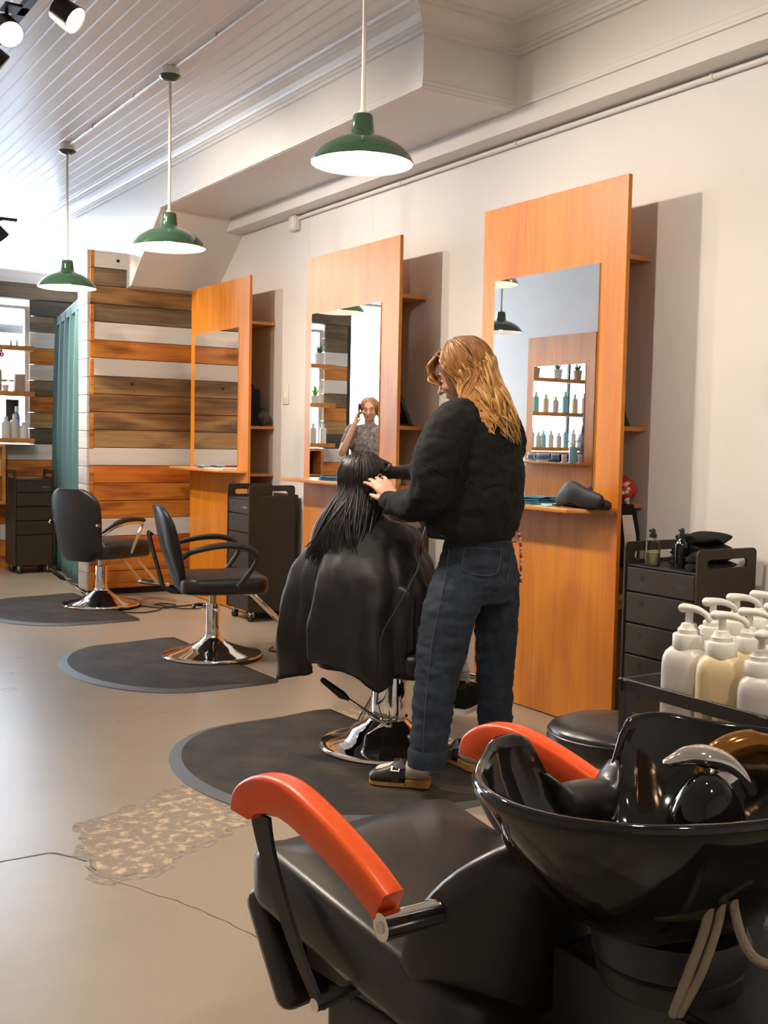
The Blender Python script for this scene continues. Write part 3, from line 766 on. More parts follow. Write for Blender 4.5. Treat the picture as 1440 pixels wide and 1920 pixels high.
ORD = ['first', 'second', 'third', 'fourth', 'fifth', 'sixth', 'seventh', 'eighth', 'ninth', 'tenth', 'eleventh']
rnd = random.Random(3)
ys = YF - 0.11
for i in range(11):
    xx = 0.95 + 0.118 * i
    far_bottle(xx, ys + rnd.uniform(-0.03, 0.03), 1.235, 0.036, rnd.uniform(0.17, 0.25), [plastic_white, plastic_grey, aqua][i % 3], 'small product bottle, %s from the storefront end of the lowest window shelf' % ORD[i], group='bottles on the lowest window shelf')
for i, (xx, h, m, lb) in enumerate(((2.43, 0.235, plastic_white, 'white bottle on the lowest window shelf at the frame edge'), (2.52, 0.20, plastic_white, 'second white bottle from the frame edge on the lowest window shelf'), (2.60, 0.22, plastic_grey, 'third pale bottle from the frame edge on the lowest window shelf'), (2.68, 0.15, plastic_white, 'short white bottle at the end of the lowest window shelf'))):
    far_bottle(xx, ys - 0.02, 1.235, 0.041, h, m, lb, group='white bottles ending the lowest window shelf')
far_bottle(2.64, YF - 0.03, 1.235, 0.034, 0.30, mat('blue_plastic', (0.12, 0.32, 0.62), 0.3), 'tall blue bottle at the back of the lowest window shelf', group='blue bottle')
for i in range(7):
    far_bottle(1.22 + 0.16 * i, ys, 1.671, 0.04, rnd.uniform(0.2, 0.28), [plastic_grey, aqua, plastic_cream][i % 3], 'product bottle, %s from the storefront end of the middle window shelf' % ORD[i], group='bottles on the middle window shelf')
far_bottle(2.44, ys, 1.671, 0.05, 0.26, mat('beige_plastic', (0.55, 0.40, 0.30), 0.5), 'beige bottle on the middle window shelf', group='beige bottle')
bx_ = tag(MB().box((2.60, ys - 0.05, 1.671), (2.69, ys + 0.04, 1.83)).build('carton', mat('tan_carton', (0.50, 0.35, 0.24), 0.7), bevel=0.002), 'plain tan carton standing on the middle window shelf', 'carton')
MB().box((2.605, ys - 0.045, 1.829), (2.685, ys + 0.035, 1.833)).build('carton_flap', mat('tan_carton_edge', (0.42, 0.29, 0.2), 0.7), bx_)
def grass_pot(x, y, z, r, h, blades, length, label, m=pot_white, lm=leaf, group='potted plants on the top window shelf'):
    t = thing('potted_plant', label, 'plant', (x, y, z), 0, group)
    MB().lathe([(0, 0), (r * 0.8, 0), (r, h), (r * 0.9, h), (r * 0.85, h * 0.9), (0, h * 0.9)], 18).build('pot', m, t)
    mb = MB(); q = random.Random(int(x * 100))
    for i in range(blades):
        a = q.uniform(0, 6.283); L = length * q.uniform(0.6, 1.1); out = q.uniform(0.2, 0.9)
        p = []; c = Vector((math.cos(a), math.sin(a), 0))
        for k in range(5):
            s = k / 4
            p.append(c * (r * 0.3 + out * L * s * (0.35 + 0.5 * s)) + Vector((0, 0, h * 0.9 + L * (s - 0.38 * out * s * s))))
        sd = Vector((-c.y, c.x, 0)) * 0.006
        mb.loft([[pt - sd * (1 - k / 4.2), pt + Vector((0, 0, 0.001)), pt + sd * (1 - k / 4.2)] for k, pt in enumerate(p)], cap=False, closed=False)
    o = mb.build('foliage', lm, t, smooth=60); o['kind'] = 'stuff'
    return t
grass_pot(2.42, ys, 2.092, 0.06, 0.12, 60, 0.20, 'grassy plant in a white pot on the top window shelf at the frame edge')
for i, xx in enumerate((1.0, 1.36, 1.72, 2.05)):
    grass_pot(xx, ys, 2.092, 0.06, 0.12, 46, 0.17, 'grassy potted plant, %s from the storefront end of the top window shelf' % ORD[i], [pot_white, mat('wood_pot', (0.45, 0.3, 0.18), 0.6)][i % 2])
for k, xx in enumerate((2.60, 2.655)):
    far_bottle(xx, YF + 0.0, 2.092, 0.013, 0.075, plastic_grey, ['tiny bottle on the top window shelf beside the grassy plant', 'tiny bottle at the end of the top window shelf'][k], group='tiny bottles on the top window shelf')
grass_pot(1.06, ys - 0.02, 1.671, 0.05, 0.08, 40, 0.18, 'bushy bright green plant on the middle window shelf', lm=leaf_light, group='bushy plant')
# orchid
t = thing('orchid', 'pink orchid in a small pot on the middle window shelf', 'plant', (2.535, YF - 0.05, 1.671))
MB().lathe([(0, 0), (0.028, 0), (0.034, 0.06), (0, 0.06)], 14).build('pot', pot_white, t)
MB().tube(smoothpath([(0, 0, 0.06), (0.01, 0, 0.2), (-0.02, 0, 0.32), (-0.07, 0, 0.36)], 5), 0.003, 6).build('stem', leaf, t)
for k, (dx, dz) in enumerate(((-0.08, 0.35), (-0.05, 0.37), (-0.065, 0.31), (-0.03, 0.34), (0.06, 0.40), (-0.09, 0.27))):
    m = MB()
    for a in range(5):
        m.ball((dx + 0.014 * math.cos(a * 1.257), 0.004 * a, dz + 0.014 * math.sin(a * 1.257)), (0.012, 0.003, 0.012), 8, 5)
    m.build('blossom', mat('orchid_pink', (0.62, 0.04, 0.18), 0.5), t)
for k in (-1, 1):
    m = MB(); m.ball((0.06 * k + 0.03, 0, 0.10), (0.065, 0.02, 0.012), 10, 6); m.build('leaf', leaf, t)
tag(MB().box((2.56, YF + 0.03, 1.33), (2.68, YF + 0.06, 1.60)).build('hanging_sign', black_plastic, bevel=0.004), 'dark board leaning in the far window above the white bottles', 'board')
for k, (xx, zz, h) in enumerate(((2.46, 0.90, 0.17), (2.41, 0.90, 0.15), (2.2, 0.9, 0.18), (1.9, 0.9, 0.16), (1.3, 0.9, 0.17))):
    far_bottle(xx, YF - 0.11, zz, 0.03, h, plastic_cream, 'cream bottle inside the wall cubby, %s from the curtain end' % ORD[k], group='bottles in the cubby')
# things on the street
t = thing('street_pole', 'dark pole standing in the street outside the window', 'pole', (2.98, 13.4, -0.05))
MB().tube([(0, 0, 0), (0, 0, 3.4)], 0.03, 10).build('post', black_metal, t)
MB().box((-0.02, -0.03, 2.50), (0.55, 0.03, 2.60)).build('sign_arm', black_metal, t, bevel=0.01)
MB().tube([(0, 0, 0), (0, 0, 0.03)], 0.09, 14).build('base', black_metal, t)
# ------------------------------------------------------------------ salon chairs
def cushion(w, d, h, r, crown=0.015, n=10, taper=0.0):
    "soft slab: rounded outline, bulging top; origin at the middle of its underside"
    rings = []
    zs = [(0.0, -0.018), (0.006, -0.006), (h * 0.25, 0.0), (h * 0.7, 0.0), (h * 0.9, -0.008), (h, -0.026)]
    for z, ins in zs:
        o = rrect(-w / 2 - ins * 0 + (-ins), -d / 2 - ins, w / 2 + ins, d / 2 + ins, max(0.01, r + ins), n)
        rings.append([Vector((x * (1 - taper * (y / d + 0.5)), y, z)) for x, y in o])
    last = rings[-1]
    for s, dz in ((0.7, 0.7), (0.35, 0.95), (0.02, 1.0)):
        rings.append([Vector((p.x * s, p.y * s, h + crown * dz)) for p in last])
    m = MB(); m.loft(rings)
    return m
def hyd_base(t, H, rc, disc=0.288, thin=True):
    prof = [(disc, 0.001), (disc, 0.010), (disc - 0.004, 0.016), (disc - 0.018, 0.018), (disc - 0.03, 0.022), (disc * 0.62, 0.042), (rc * 2.1, 0.078), (rc * 1.35, 0.105), (rc * 1.12, 0.12), (rc * 1.12, 0.13), (0.01, 0.131)]
    MB().lathe(prof, 56).build('base_disc', chrome, t, smooth=45)
    MB().lathe([(disc + 0.003, 0.0005), (disc + 0.003, 0.006), (disc - 0.01, 0.006), (disc - 0.01, 0.0005)], 56).build('rim_gasket', black_plastic, t)
    top = H * 0.80 if thin else H
    MB().lathe([(rc, 0.125), (rc, top), (rc * 0.96, top + 0.006), (0.01, top + 0.007)], 36).build('column', chrome, t, smooth=45)
    if thin: MB().lathe([(rc * 0.55, top), (rc * 0.55, H)], 24).build('piston', chrome_dull, t)
    MB().box((-0.10, -0.09, H - 0.012), (0.10, 0.09, H + 0.004)).build('seat_plate', black_metal, t, bevel=0.004)
def pump_lever(t, z, a, style, a0=None, r0=0.05):
    d = Vector((math.cos(a), math.sin(a), 0)); s = Vector((-d.y, d.x, 0))
    if style == 'loop':
        m = MB()
        p = [d * 0.03 + s * 0.03 + Vector((0, 0, z)), d * 0.17 + s * 0.035 + Vector((0, 0, z - 0.012))]
        q = [d * 0.03 - s * 0.03 + Vector((0, 0, z)), d * 0.17 - s * 0.035 + Vector((0, 0, z - 0.012))]
        m.tube(p, 0.006, 8); m.tube(q, 0.006, 8)
        lv = m.build('pump_lever', chrome, t)
        MB().tube(smoothpath([p[1], d * 0.205 + s * 0.03 + Vector((0, 0, z - 0.014)), d * 0.21 - s * 0.03 + Vector((0, 0, z - 0.014)), q[1]], 4), 0.012, 10, round_ends=True).build('lever_grip', black_plastic, lv)
        MB().tube([Vector((0, 0, z)) - d * 0.075, Vector((0, 0, z)) + d * 0.05], 0.014, 12).build('lever_pivot', chrome, lv)
    else:
        a0 = a if a0 is None else a0
        p0 = Vector((r0 * math.cos(a0), r0 * math.sin(a0), z)); p1 = p0 + d * 0.19 + Vector((0, 0, 0.125)); p2 = p0 + d * 0.27 + Vector((0, 0, 0.185))
        lv = MB().tube([p0, p1], 0.007, 10).build('pump_lever', chrome, t)
        MB().tube([p1 - (p1 - p0) * 0.12, p1, p2], [0.009, 0.0175, 0.012], 12, round_ends=True).build('lever_grip', black_plastic, lv)
        MB().ball(p0, 0.018, 12, 8).build('lever_pivot', chrome, lv)
def footrest(t, zs, yf, drop, style):
    y0 = yf - 0.04
    m = MB()
    for sx in ((-0.085, 0.085) if style == 'pair' else (0,)):
        m.tube([(sx, y0 - 0.10, zs - 0.01), (sx, y0, zs - 0.03), (sx, yf + 0.20, zs - drop)], 0.011 if style == 'pair' else 0.016, 10)
    fr = m.build('footrest', chrome, t)
    MB().tube([(-0.17, yf + 0.22, zs - drop - 0.005), (0.17, yf + 0.22, zs - drop - 0.005)], 0.017, 12, round_ends=True).build('foot_bar', chrome, fr)
    MB().box((-0.13, yf + 0.205, zs - drop - 0.025), (0.13, yf + 0.245, zs - drop + 0.012)).build('foot_pad', black_plastic, fr, bevel=0.008)

def salon_mat(poly, label, seed):
    "poly: outline in world metres, smooth corners"
    P = smoothpath([(x, y, 0) for x, y in poly + [poly[0]]], 8)[:-1]
    n = len(P); cx = sum(p.x for p in P) / n; cy = sum(p.y for p in P) / n
    t = thing('salon_mat', label, 'floor mat', (cx, cy, 0), 0, 'black rubber salon mats')
    Q = [Vector((p.x - cx, p.y - cy, 0)) for p in P]
    N = []
    for i in range(n):
        d = (Q[(i + 1) % n] - Q[i - 1]).normalized(); N.append(Vector((-d.y, d.x, 0)))
    area = sum(Q[i].x * Q[(i + 1) % n].y - Q[(i + 1) % n].x * Q[i].y for i in range(n))
    sg = 1 if area > 0 else -1
    fx = max(p.x for p in Q)
    wt = [max(0.12, min(1.0, (fx - 0.10 - q.x) / 0.25)) for q in Q]
    ins = lambda k, z: [q + N[i] * (sg * k * wt[i]) + Vector((0, 0, z)) for i, q in enumerate(Q)]
    m = MB(); m.loft([ins(0, 0.0003), ins(0.002, 0.004), ins(0.046, 0.0135), ins(0.05, 0.0145)], cap=False); m.build('bevelled_edge', rubber_edge, t)
    m = MB(); m.loft([ins(0.048, 0.0005), ins(0.048, 0.0135), ins(0.054, 0.0148)]); m.build('mat_top', rubber, t, smooth=30)
    return t
MZ = 0.0150
def mat_outline(c, fwd, R, back, front, half):
    "half-moon: rounded away from the wall, straight towards it, notched round the chair base"
    f = Vector((fwd[0], fwd[1], 0)).normalized(); s = Vector((-f.y, f.x, 0)); c = Vector((c[0], c[1], 0)); pts = []
    for i in range(13):
        a = math.pi / 2 + math.pi * i / 12
        pts.append(c + f * (back * math.cos(a)) + s * (half * math.sin(a)))
    pts += [c + f * (front * 0.5) - s * half, c + f * front * 0.97 - s * half * 0.985, c + f * front - s * half * 0.90, c + f * front - s * half * 0.45, c + f * front, c + f * front + s * half * 0.45, c + f * front + s * half * 0.90, c + f * front * 0.97 + s * half * 0.985, c + f * (front * 0.5) + s * half]
    return [(p.x, p.y) for p in pts]
salon_mat(mat_outline((2.18, 5.84), (1, 0.02), 0, 0.48, 0.42, 0.72), 'black half-moon rubber mat under the middle salon chair', 1)
salon_mat(mat_outline((2.22, 8.02), (1, 0.03), 0, 0.52, 0.40, 0.72), 'brown-stained half-moon rubber mat under the farthest salon chair', 2)
salon_mat(mat_outline((2.08, 3.76), (1, 0.02), 0, 0.54, 0.48, 0.72), 'worn half-moon rubber mat under the client and hairdresser', 3)

# --- middle chair: thin oval back on twin bars, black loop arms
t = thing('salon_chair', 'empty black salon chair with loop arms on the middle mat', 'salon chair', (2.571, 5.905, MZ), math.radians(-104))
hyd_base(t, 0.375, 0.04)
m = cushion(0.50, 0.50, 0.095, 0.10, 0.012, taper=-0.04)
m.v = [p + Vector((0, 0.04, 0.385)) for p in m.v]; m.build('seat', leather, t, smooth=60)
def backrest(w0, w1, h, th, tilt, y, z, curve, n=18):
    "padded back: local width narrower at the foot"
    rings = []
    for k in range(n + 1):
        s = k / n; zz = h * s
        ww = lerp(w0, w1, min(1, s * 1.5) if s < 0.67 else 1.0)
        e = max(0.0, (s - 0.78) / 0.22); ww *= math.sqrt(max(0.02, 1 - 0.75 * e ** 2.2))
        b = max(0.0, (0.16 - s) / 0.16); ww *= 1 - 0.28 * b ** 1.6
        tt = th * (0.55 + 0.45 * math.sin(math.pi * min(max(s, 0.06), 0.94)))
        ring = []
        for j in range(24):
            a = 2 * math.pi * j / 24
            cx = math.copysign(abs(math.cos(a)) ** 0.55, math.cos(a)); sx = math.copysign(abs(math.sin(a)) ** 0.8, math.sin(a))
            xx = ww / 2 * cx
            ring.append(Vector((xx, y - math.tan(tilt) * zz + tt / 2 * sx + curve * (xx / (w1 / 2)) ** 2, z + zz)))
        rings.append(ring)
    m = MB(); m.loft(rings)
    return m
backrest(0.36, 0.45, 0.45, 0.085, math.radians(15), -0.20, 0.425, 0.03).build('backrest', leather, t, smooth=60)
for sx in (-0.05, 0.05):
    MB().tube(smoothpath([(sx, 0.0, 0.378), (sx, -0.20, 0.378), (sx, -0.275, 0.40), (sx, -0.30, 0.46), (sx, -0.365, 0.70), (sx, -0.355, 0.715)], 5), 0.0085, 10, round_ends=True).build('back_bar', black_metal, t)
for sx in (-1, 1):
    x = sx * 0.275
    p = smoothpath([(x * 0.80, -0.20, 0.60), (x, -0.16, 0.635), (x, -0.02, 0.665), (x, 0.10, 0.665), (x, 0.18, 0.635), (x, 0.20, 0.58), (x, 0.15, 0.50), (x, 0.095, 0.435)], 6)
    ar = MB().tube(p, [(0.0135 + 0.006 * min(1, max(0, 1 - abs(i / len(p) - 0.35) * 2.5)), 0.0125) for i in range(len(p))], 12, round_ends=True).build('armrest', black_plastic, t)
    MB().tube([(x, 0.095, 0.435), (x * 0.86, 0.095, 0.435)], 0.018, 10, round_ends=True).build('arm_bracket', black_plastic, ar)
footrest(t, 0.385, 0.27, 0.27, 'single')
pump_lever(t, 0.275, math.radians(195), 'loop')
# --- farthest chair: broad wrapped back, chrome front arm posts with black pads
t = thing('salon_chair', 'empty black salon chair with broad back and chrome arms by the timber pier', 'salon chair', (2.607, 8.054, MZ), math.radians(-66))
hyd_base(t, 0.36, 0.046)
m = cushion(0.50, 0.50, 0.12, 0.09, 0.012, taper=-0.03)
m.v = [p + Vector((0, 0.05, 0.365)) for p in m.v]; m.build('seat', leather, t, smooth=60)
backrest(0.42, 0.50, 0.53, 0.10, math.radians(9), -0.215, 0.345, 0.035).build('backrest', leather, t, smooth=60)
for sx in (-1, 1):
    x = sx * 0.27
    MB().tube(smoothpath([(x * 0.9, -0.21, 0.565), (x, -0.12, 0.625), (x, 0.02, 0.655), (x, 0.17, 0.640)], 6), [(0.013, 0.013)] * 6 + [(0.018, 0.014)] * 12 + [(0.015, 0.012)], 12, round_ends=True).build('arm_pad', black_plastic, t)
    MB().tube(smoothpath([(x * 0.92, -0.21, 0.55), (x, -0.10, 0.605), (x, 0.06, 0.63), (x, 0.155, 0.615), (x, 0.11, 0.53), (x, 0.045, 0.41)], 6), (0.017, 0.006) if False else 0.0115, 10, round_ends=True).build('arm_post', chrome, t)
    MB().tube([(sx * 0.245, -0.26, 0.62), (sx * 0.262, -0.26, 0.62)], 0.014, 12).build('arm_bolt', chrome, t)
footrest(t, 0.37, 0.30, 0.25, 'pair')
pump_lever(t, 0.075, math.radians(155 + 66), 'bar', math.radians(150 + 66), 0.10)
# --- client's chair
t1 = thing('salon_chair', 'black salon chair on a wide chrome base under the caped client', 'salon chair', (2.449, 3.805, MZ), math.radians(-60))
hyd_base(t1, 0.335, 0.072, 0.285, thin=False)
m = cushion(0.52, 0.50, 0.10, 0.09, 0.010)
m.v = [p + Vector((0, 0.03, 0.335)) for p in m.v]; m.build('seat', leather, t1, smooth=60)
backrest(0.40, 0.42, 0.33, 0.08, math.radians(5), -0.205, 0.40, 0.03).build('backrest', leather, t1, smooth=60)
for sx in (-1, 1):
    x = sx * 0.285
    MB().tube(smoothpath([(x * 0.9, -0.20, 0.55), (x, -0.10, 0.60), (x, 0.14, 0.605), (x, 0.18, 0.55), (x, 0.12, 0.40)], 6), 0.014, 10, round_ends=True).build('armrest', black_plastic, t1)
footrest(t1, 0.345, 0.29, 0.12, 'pair')
pump_lever(t1, 0.105, math.radians(148 + 60), 'bar', math.radians(238 + 60), 0.085)
# ------------------------------------------------------------------ shampoo chair
wash = thing('shampoo_chair', 'black shampoo chair with two red stained wooden armrests in front of the basin', 'shampoo chair', (1.09, 1.49, 0), math.radians(9))
m = MB()
rings = []
for k in range(9):                                    # seat: dished, front edge rolled down
    pass
m = cushion(0.445, 0.56, 0.085, 0.09, 0.006, n=8, taper=-0.05)
m.v = [Vector((p.x, p.y + 0.03, p.z + 0.437 + 0.21 * (p.y - 0.02) + 0.030 * (p.x / 0.23) ** 2 * (1 if p.z > 0.05 else 0) + (-0.03 * max(0, (p.y - 0.12) / 0.15) ** 2))) for p in m.v]
m.build('seat', leather2, wash, smooth=60)
n = 20; rings = []
for k in range(n + 1):                                # backrest shell, rounded over the top
    s = k / n; z = 0.40 + 0.325 * s
    half = 0.232 * math.sqrt(max(0.0, 1 - max(0, (s - 0.42) / 0.6) ** 2.3)) * (0.80 + 0.2 * min(1, s / 0.35))
    th = 0.042 * (0.35 + 0.65 * min(1, (1.02 - s) * 5))
    ring = []
    for j in range(28):
        a = 2 * math.pi * j / 28
        cx = math.copysign(abs(math.cos(a)) ** 0.6, math.cos(a)); sx = math.copysign(abs(math.sin(a)) ** 0.8, math.sin(a))
        x = half * cx
        ring.append(Vector((x, -0.215 - 0.07 * s + th * sx + 0.10 * (x / 0.23) ** 2, z)))
    rings.append(ring)
m = MB(); m.loft(rings); m.build('backrest', leather2, wash, smooth=60)
rings = []
for k in range(13):                                   # rolled lumbar cushion under the back
    s = k / 12; x = lerp(-0.20, 0.22, s); r = 0.055 * math.sqrt(max(0.03, 1 - (2 * s - 1) ** 4))
    rings.append([Vector((x, -0.235 + 0.04 * (x / 0.2) ** 2 + r * 1.2 * math.cos(2 * math.pi * j / 18), 0.385 + r * math.sin(2 * math.pi * j / 18))) for j in range(18)])
m = MB(); m.loft(rings); m.build('lumbar_roll', leather2, wash, smooth=60)
MB().box((-0.215, -0.026, -0.215), (0.215, 0.026, 0.0), Matrix.Translation((0, 0.300, 0.478)) @ Matrix.Rotation(math.radians(-33), 4, 'X')).build('leg_rest', leather2, wash, bevel=0.026, seg=4)
MB().box((-0.175, -0.32, 0.0), (0.21, 0.12, 0.37)).build('base_block', black_metal, wash, bevel=0.02, seg=3)
MB().box((-0.17, -0.2, 0.37), (0.17, 0.18, 0.43)).build('seat_plate', black_metal, wash, bevel=0.006)
for sx in (-1, 1):
    x = sx * 0.272
    path = smoothpath([(x * 1.05, -0.165, 0.628), (x * 1.04, -0.10, 0.659), (x * 1.02, 0.0, 0.693), (x, 0.09, 0.712), (x, 0.155, 0.706), (x, 0.195, 0.683), (x, 0.20, 0.662)], 6)
    rings = []
    for i, p in enumerate(path):
        t_ = (path[min(i + 1, len(path) - 1)] - path[max(0, i - 1)]).normalized()
        up = Vector((0, -t_.z, t_.y)); s = i / (len(path) - 1)
        w = lerp(0.021, 0.026, s); h = lerp(0.024, 0.033, s) * (0.85 if i == len(path) - 1 else 1)
        rings.append([p + Vector((1, 0, 0)) * (w * cx) + up * (h * cy) for cx, cy in ((-1, -0.9), (-0.9, -1), (0.9, -1), (1, -0.9), (1, 0.75), (0.86, 0.93), (0.5, 1), (-0.5, 1), (-0.86, 0.93), (-1, 0.75))])
    m = MB(); m.loft(rings)
    ar = m.build('armrest', red_wood, wash, smooth=50)
    MB().tube([(x * 1.05 + sx * 0.022, -0.172, 0.603), (x * 1.05 - sx * 0.075, -0.185, 0.603)], 0.020, 18).build('arm_pivot', chrome, ar)
    MB().tube([(x * 1.05 + sx * 0.0245, -0.172, 0.603), (x * 1.05 + sx * 0.022, -0.172, 0.603)], 0.0085, 12).build('pivot_screw', chrome_dull, ar)
    m = MB(); pth = smoothpath([(x, 0.175, 0.665), (x, 0.15, 0.60), (x, 0.075, 0.48), (x * 0.99, 0.01, 0.40)], 6)
    m.loft([[p + Vector((a, b * lerp(1.25, 0.6, i / (len(pth) - 1)), 0)) for a, b in ((-0.004, -0.022), (0.004, -0.022), (0.004, 0.022), (-0.004, 0.022))] for i, p in enumerate(pth)])
    m.build('arm_strut', black_metal, wash, bevel=0.0012, seg=1)
    MB().tube([(x * 1.03, 0.012, 0.405), (sx * 0.16, 0.012, 0.405)], 0.011, 12).build('strut_bolt', chrome, wash)
# ------------------------------------------------------------------ basin
BC = Vector((1.130, 1.03, 0.845)); RX, RY = 0.305, 0.218
bas = thing('shampoo_basin', 'glossy black shampoo basin with neck rest on its pedestal', 'basin', (BC.x, BC.y, 0))
NA = math.radians(89)
def smooth01(t): t = max(0.0, min(1.0, t)); return t * t * (3 - 2 * t)
def rimp(a, k=1.0, ox=0.0):
    da = abs((a - NA + math.pi) % (2 * math.pi) - math.pi)
    notch = 1 - smooth01((da - math.radians(8)) / math.radians(13))
    horn = math.exp(-((da - math.radians(30)) / math.radians(13)) ** 2)
    z = BC.z - 0.095 * notch + 0.012 * horn - 0.012 * math.cos(a - math.radians(300)) * 0
    s = 1.0 + 0.05 * horn - 0.10 * notch
    return Vector(((RX * s) * math.cos(a) , (RY * s) * math.sin(a), z)), notch
NB = 120; prof = []
# (inset scale, depth below the rim, blend of rim height)
P_ = [(0.30, 0.212, 'o'), (0.42, 0.197, 'o'), (0.55, 0.172, 'o'), (0.70, 0.132, 'o'), (0.83, 0.086, 'o'), (0.93, 0.042, 'o'), (0.985, 0.012, 'o'), (1.0, 0.003, 'o'), (1.0, -0.004, 'o'), (0.985, -0.009, 'i'), (0.96, -0.009, 'i'), (0.945, -0.004, 'i'), (0.935, 0.008, 'i'), (0.90, 0.035, 'i'), (0.82, 0.075, 'i'), (0.70, 0.115, 'i'), (0.55, 0.142, 'i'), (0.36, 0.156, 'i'), (0.16, 0.162, 'i'), (0.05, 0.165, 'i')]
rings = []
for k, dz, side in P_:
    ring = []
    for j in range(NB):
        a = 2 * math.pi * j / NB
        p, nt_ = rimp(a)
        fade = 1 - smooth01(dz / 0.16)
        z = lerp(BC.z, p.z, fade) - dz
        ring.append(Vector((p.x * k + (0.0 if side == 'o' else 0.0), p.y * k, z)))
    rings.append(ring)
m = MB(); m.loft(rings)
m.build('bowl', black_gloss, bas, smooth=70)
# neck rest: U-shaped gel pad saddled over the notch
rings = []
for i in range(25):
    a = NA + math.radians(-15.5 + 31 * i / 24)
    p, q = rimp(a)
    c = Vector((p.x * 0.955, p.y * 0.955, p.z + 0.010 - 0.024 * abs(2 * i / 24 - 1) ** 3))
    rad = Vector((math.cos(a), math.sin(a), 0))
    e = math.sqrt(max(0.05, 1 - abs(2 * i / 24 - 1) ** 6))
    rings.append([c + rad * (0.034 * e * math.cos(b)) + Vector((0, 0, 0.019 * e * math.sin(b) - (0.030 * e if math.sin(b) < -0.3 else 0))) for b in [2 * math.pi * j / 14 for j in range(14)]])
m = MB(); m.loft(rings); m.build('neck_rest', leather2, bas, smooth=70)
MB().lathe([(0.095, 0.555), (0.098, 0.56), (0.10, 0.585), (0.095, 0.59), (0.105, 0.595), (0.108, 0.62), (0.10, 0.638), (0.0, 0.640)], 32, c=(0, 0, 0)).build('swivel', black_plastic, bas)
bx = MB().box((-0.07, -0.36, 0.0), (0.265, 0.16, 0.556)).build('pedestal', black_metal, bas, bevel=0.006)
MB().box((-0.05, -0.30, 0.5555), (0.25, 0.14, 0.559)).build('cover_plate', black_plastic, bx, bevel=0.001, seg=1)
MB().lathe([(0.028, 0.680), (0.028, 0.685), (0.0, 0.686)], 20).build('drain', chrome_dull, bas)
# faucet on a domed hump inside the bowl
fx, fy = 0.085, 0.02
m = MB(); m.ball((fx - 0.01, fy - 0.01, 0.725), (0.062, 0.055, 0.105), 24, 14); m.build('tap_dome', black_gloss, bas, smooth=80)
fa = thing('mixer_tap', 'chrome lever mixer tap standing inside the black basin', 'tap', (BC.x + fx + 0.006, BC.y + fy - 0.004, 0.823))
sp = smoothpath([(-0.045, 0.045, 0.012), (-0.01, 0.028, 0.022), (0.03, 0.005, 0.012), (0.055, -0.012, -0.022)], 7)
MB().tube(sp, [(lerp(0.010, 0.030, min(1, i / 9)), lerp(0.005, 0.016, min(1, i / 9))) for i in range(len(sp))], 16, ref=(0.45, 0.9, 0), round_ends=True).build('lever', chrome, fa, smooth=70)
MB().lathe([(0.0, -0.05), (0.027, -0.05), (0.027, -0.004), (0.022, 0.004), (0, 0.006)], 20, c=(0.03, 0.0, 0)).build('tap_body', chrome, fa)
for k in range(3): MB().box((0.046 + 0.006 * k, -0.028 + 0.004 * k, -0.012 - 0.007 * k), (0.050 + 0.006 * k, -0.02 + 0.004 * k, -0.006 - 0.007 * k)).build('tap_mark', black_metal, fa, bevel=0.0004, seg=1)
hs = thing('shower_head', 'amber reflecting hand shower hanging beside the mixer tap in the basin', 'shower head', (1.305, 1.06, 0.795))
MB().tube(smoothpath([(-0.035, 0.03, 0.01), (-0.02, 0.02, 0.045), (0.03, 0.0, 0.055), (0.085, -0.03, 0.035)], 6), [0.022] * 6 + [0.02] * 6 + [0.016] * 7, 16, round_ends=True).build('spray_body', amber, hs, smooth=70)
MB().lathe([(0.0, -0.02), (0.024, -0.02), (0.027, -0.012), (0.025, 0.012), (0, 0.014)], 20, c=(-0.035, 0.03, 0.0)).build('spray_face', amber, hs, smooth=50)
# hoses
def hose(pts, r, label):
    P = [Vector(p) for p in pts]; o = MB().tube(smoothpath(P, 8), r, 10, round_ends=True).build('water_hose', hose_grey)
    return tag(o, label, 'hose', 'braided water hoses')
hose([at(1346, 1625, 1.43), at(1336, 1672, 1.345), at(1322, 1740, 1.345), at(1295, 1815, 1.355), at(1262, 1900, 1.37)], 0.0062, 'grey braided water hose under the basin, outermost of the pair')
hose([at(1361, 1625, 1.43), at(1356, 1665, 1.345), at(1346, 1730, 1.345), at(1316, 1820, 1.355), at(1274, 1900, 1.37)], 0.0062, 'grey braided water hose under the basin, second of the pair')
h3 = hose([at(1374, 1625, 1.42), at(1374, 1670, 1.345), at(1378, 1710, 1.345), at(1394, 1765, 1.345), at(1420, 1800, 1.345), at(1460, 1808, 1.345), at(1495, 1780, 1.345)], 0.0062, 'grey braided water hose looping up to the tap')
MB().tube([at(1374, 1645, 1.352), at(1374, 1672, 1.345)], 0.008, 10).build('copper_ferrule', mat('copper', (0.7, 0.35, 0.2), 0.3, 1.0), h3)
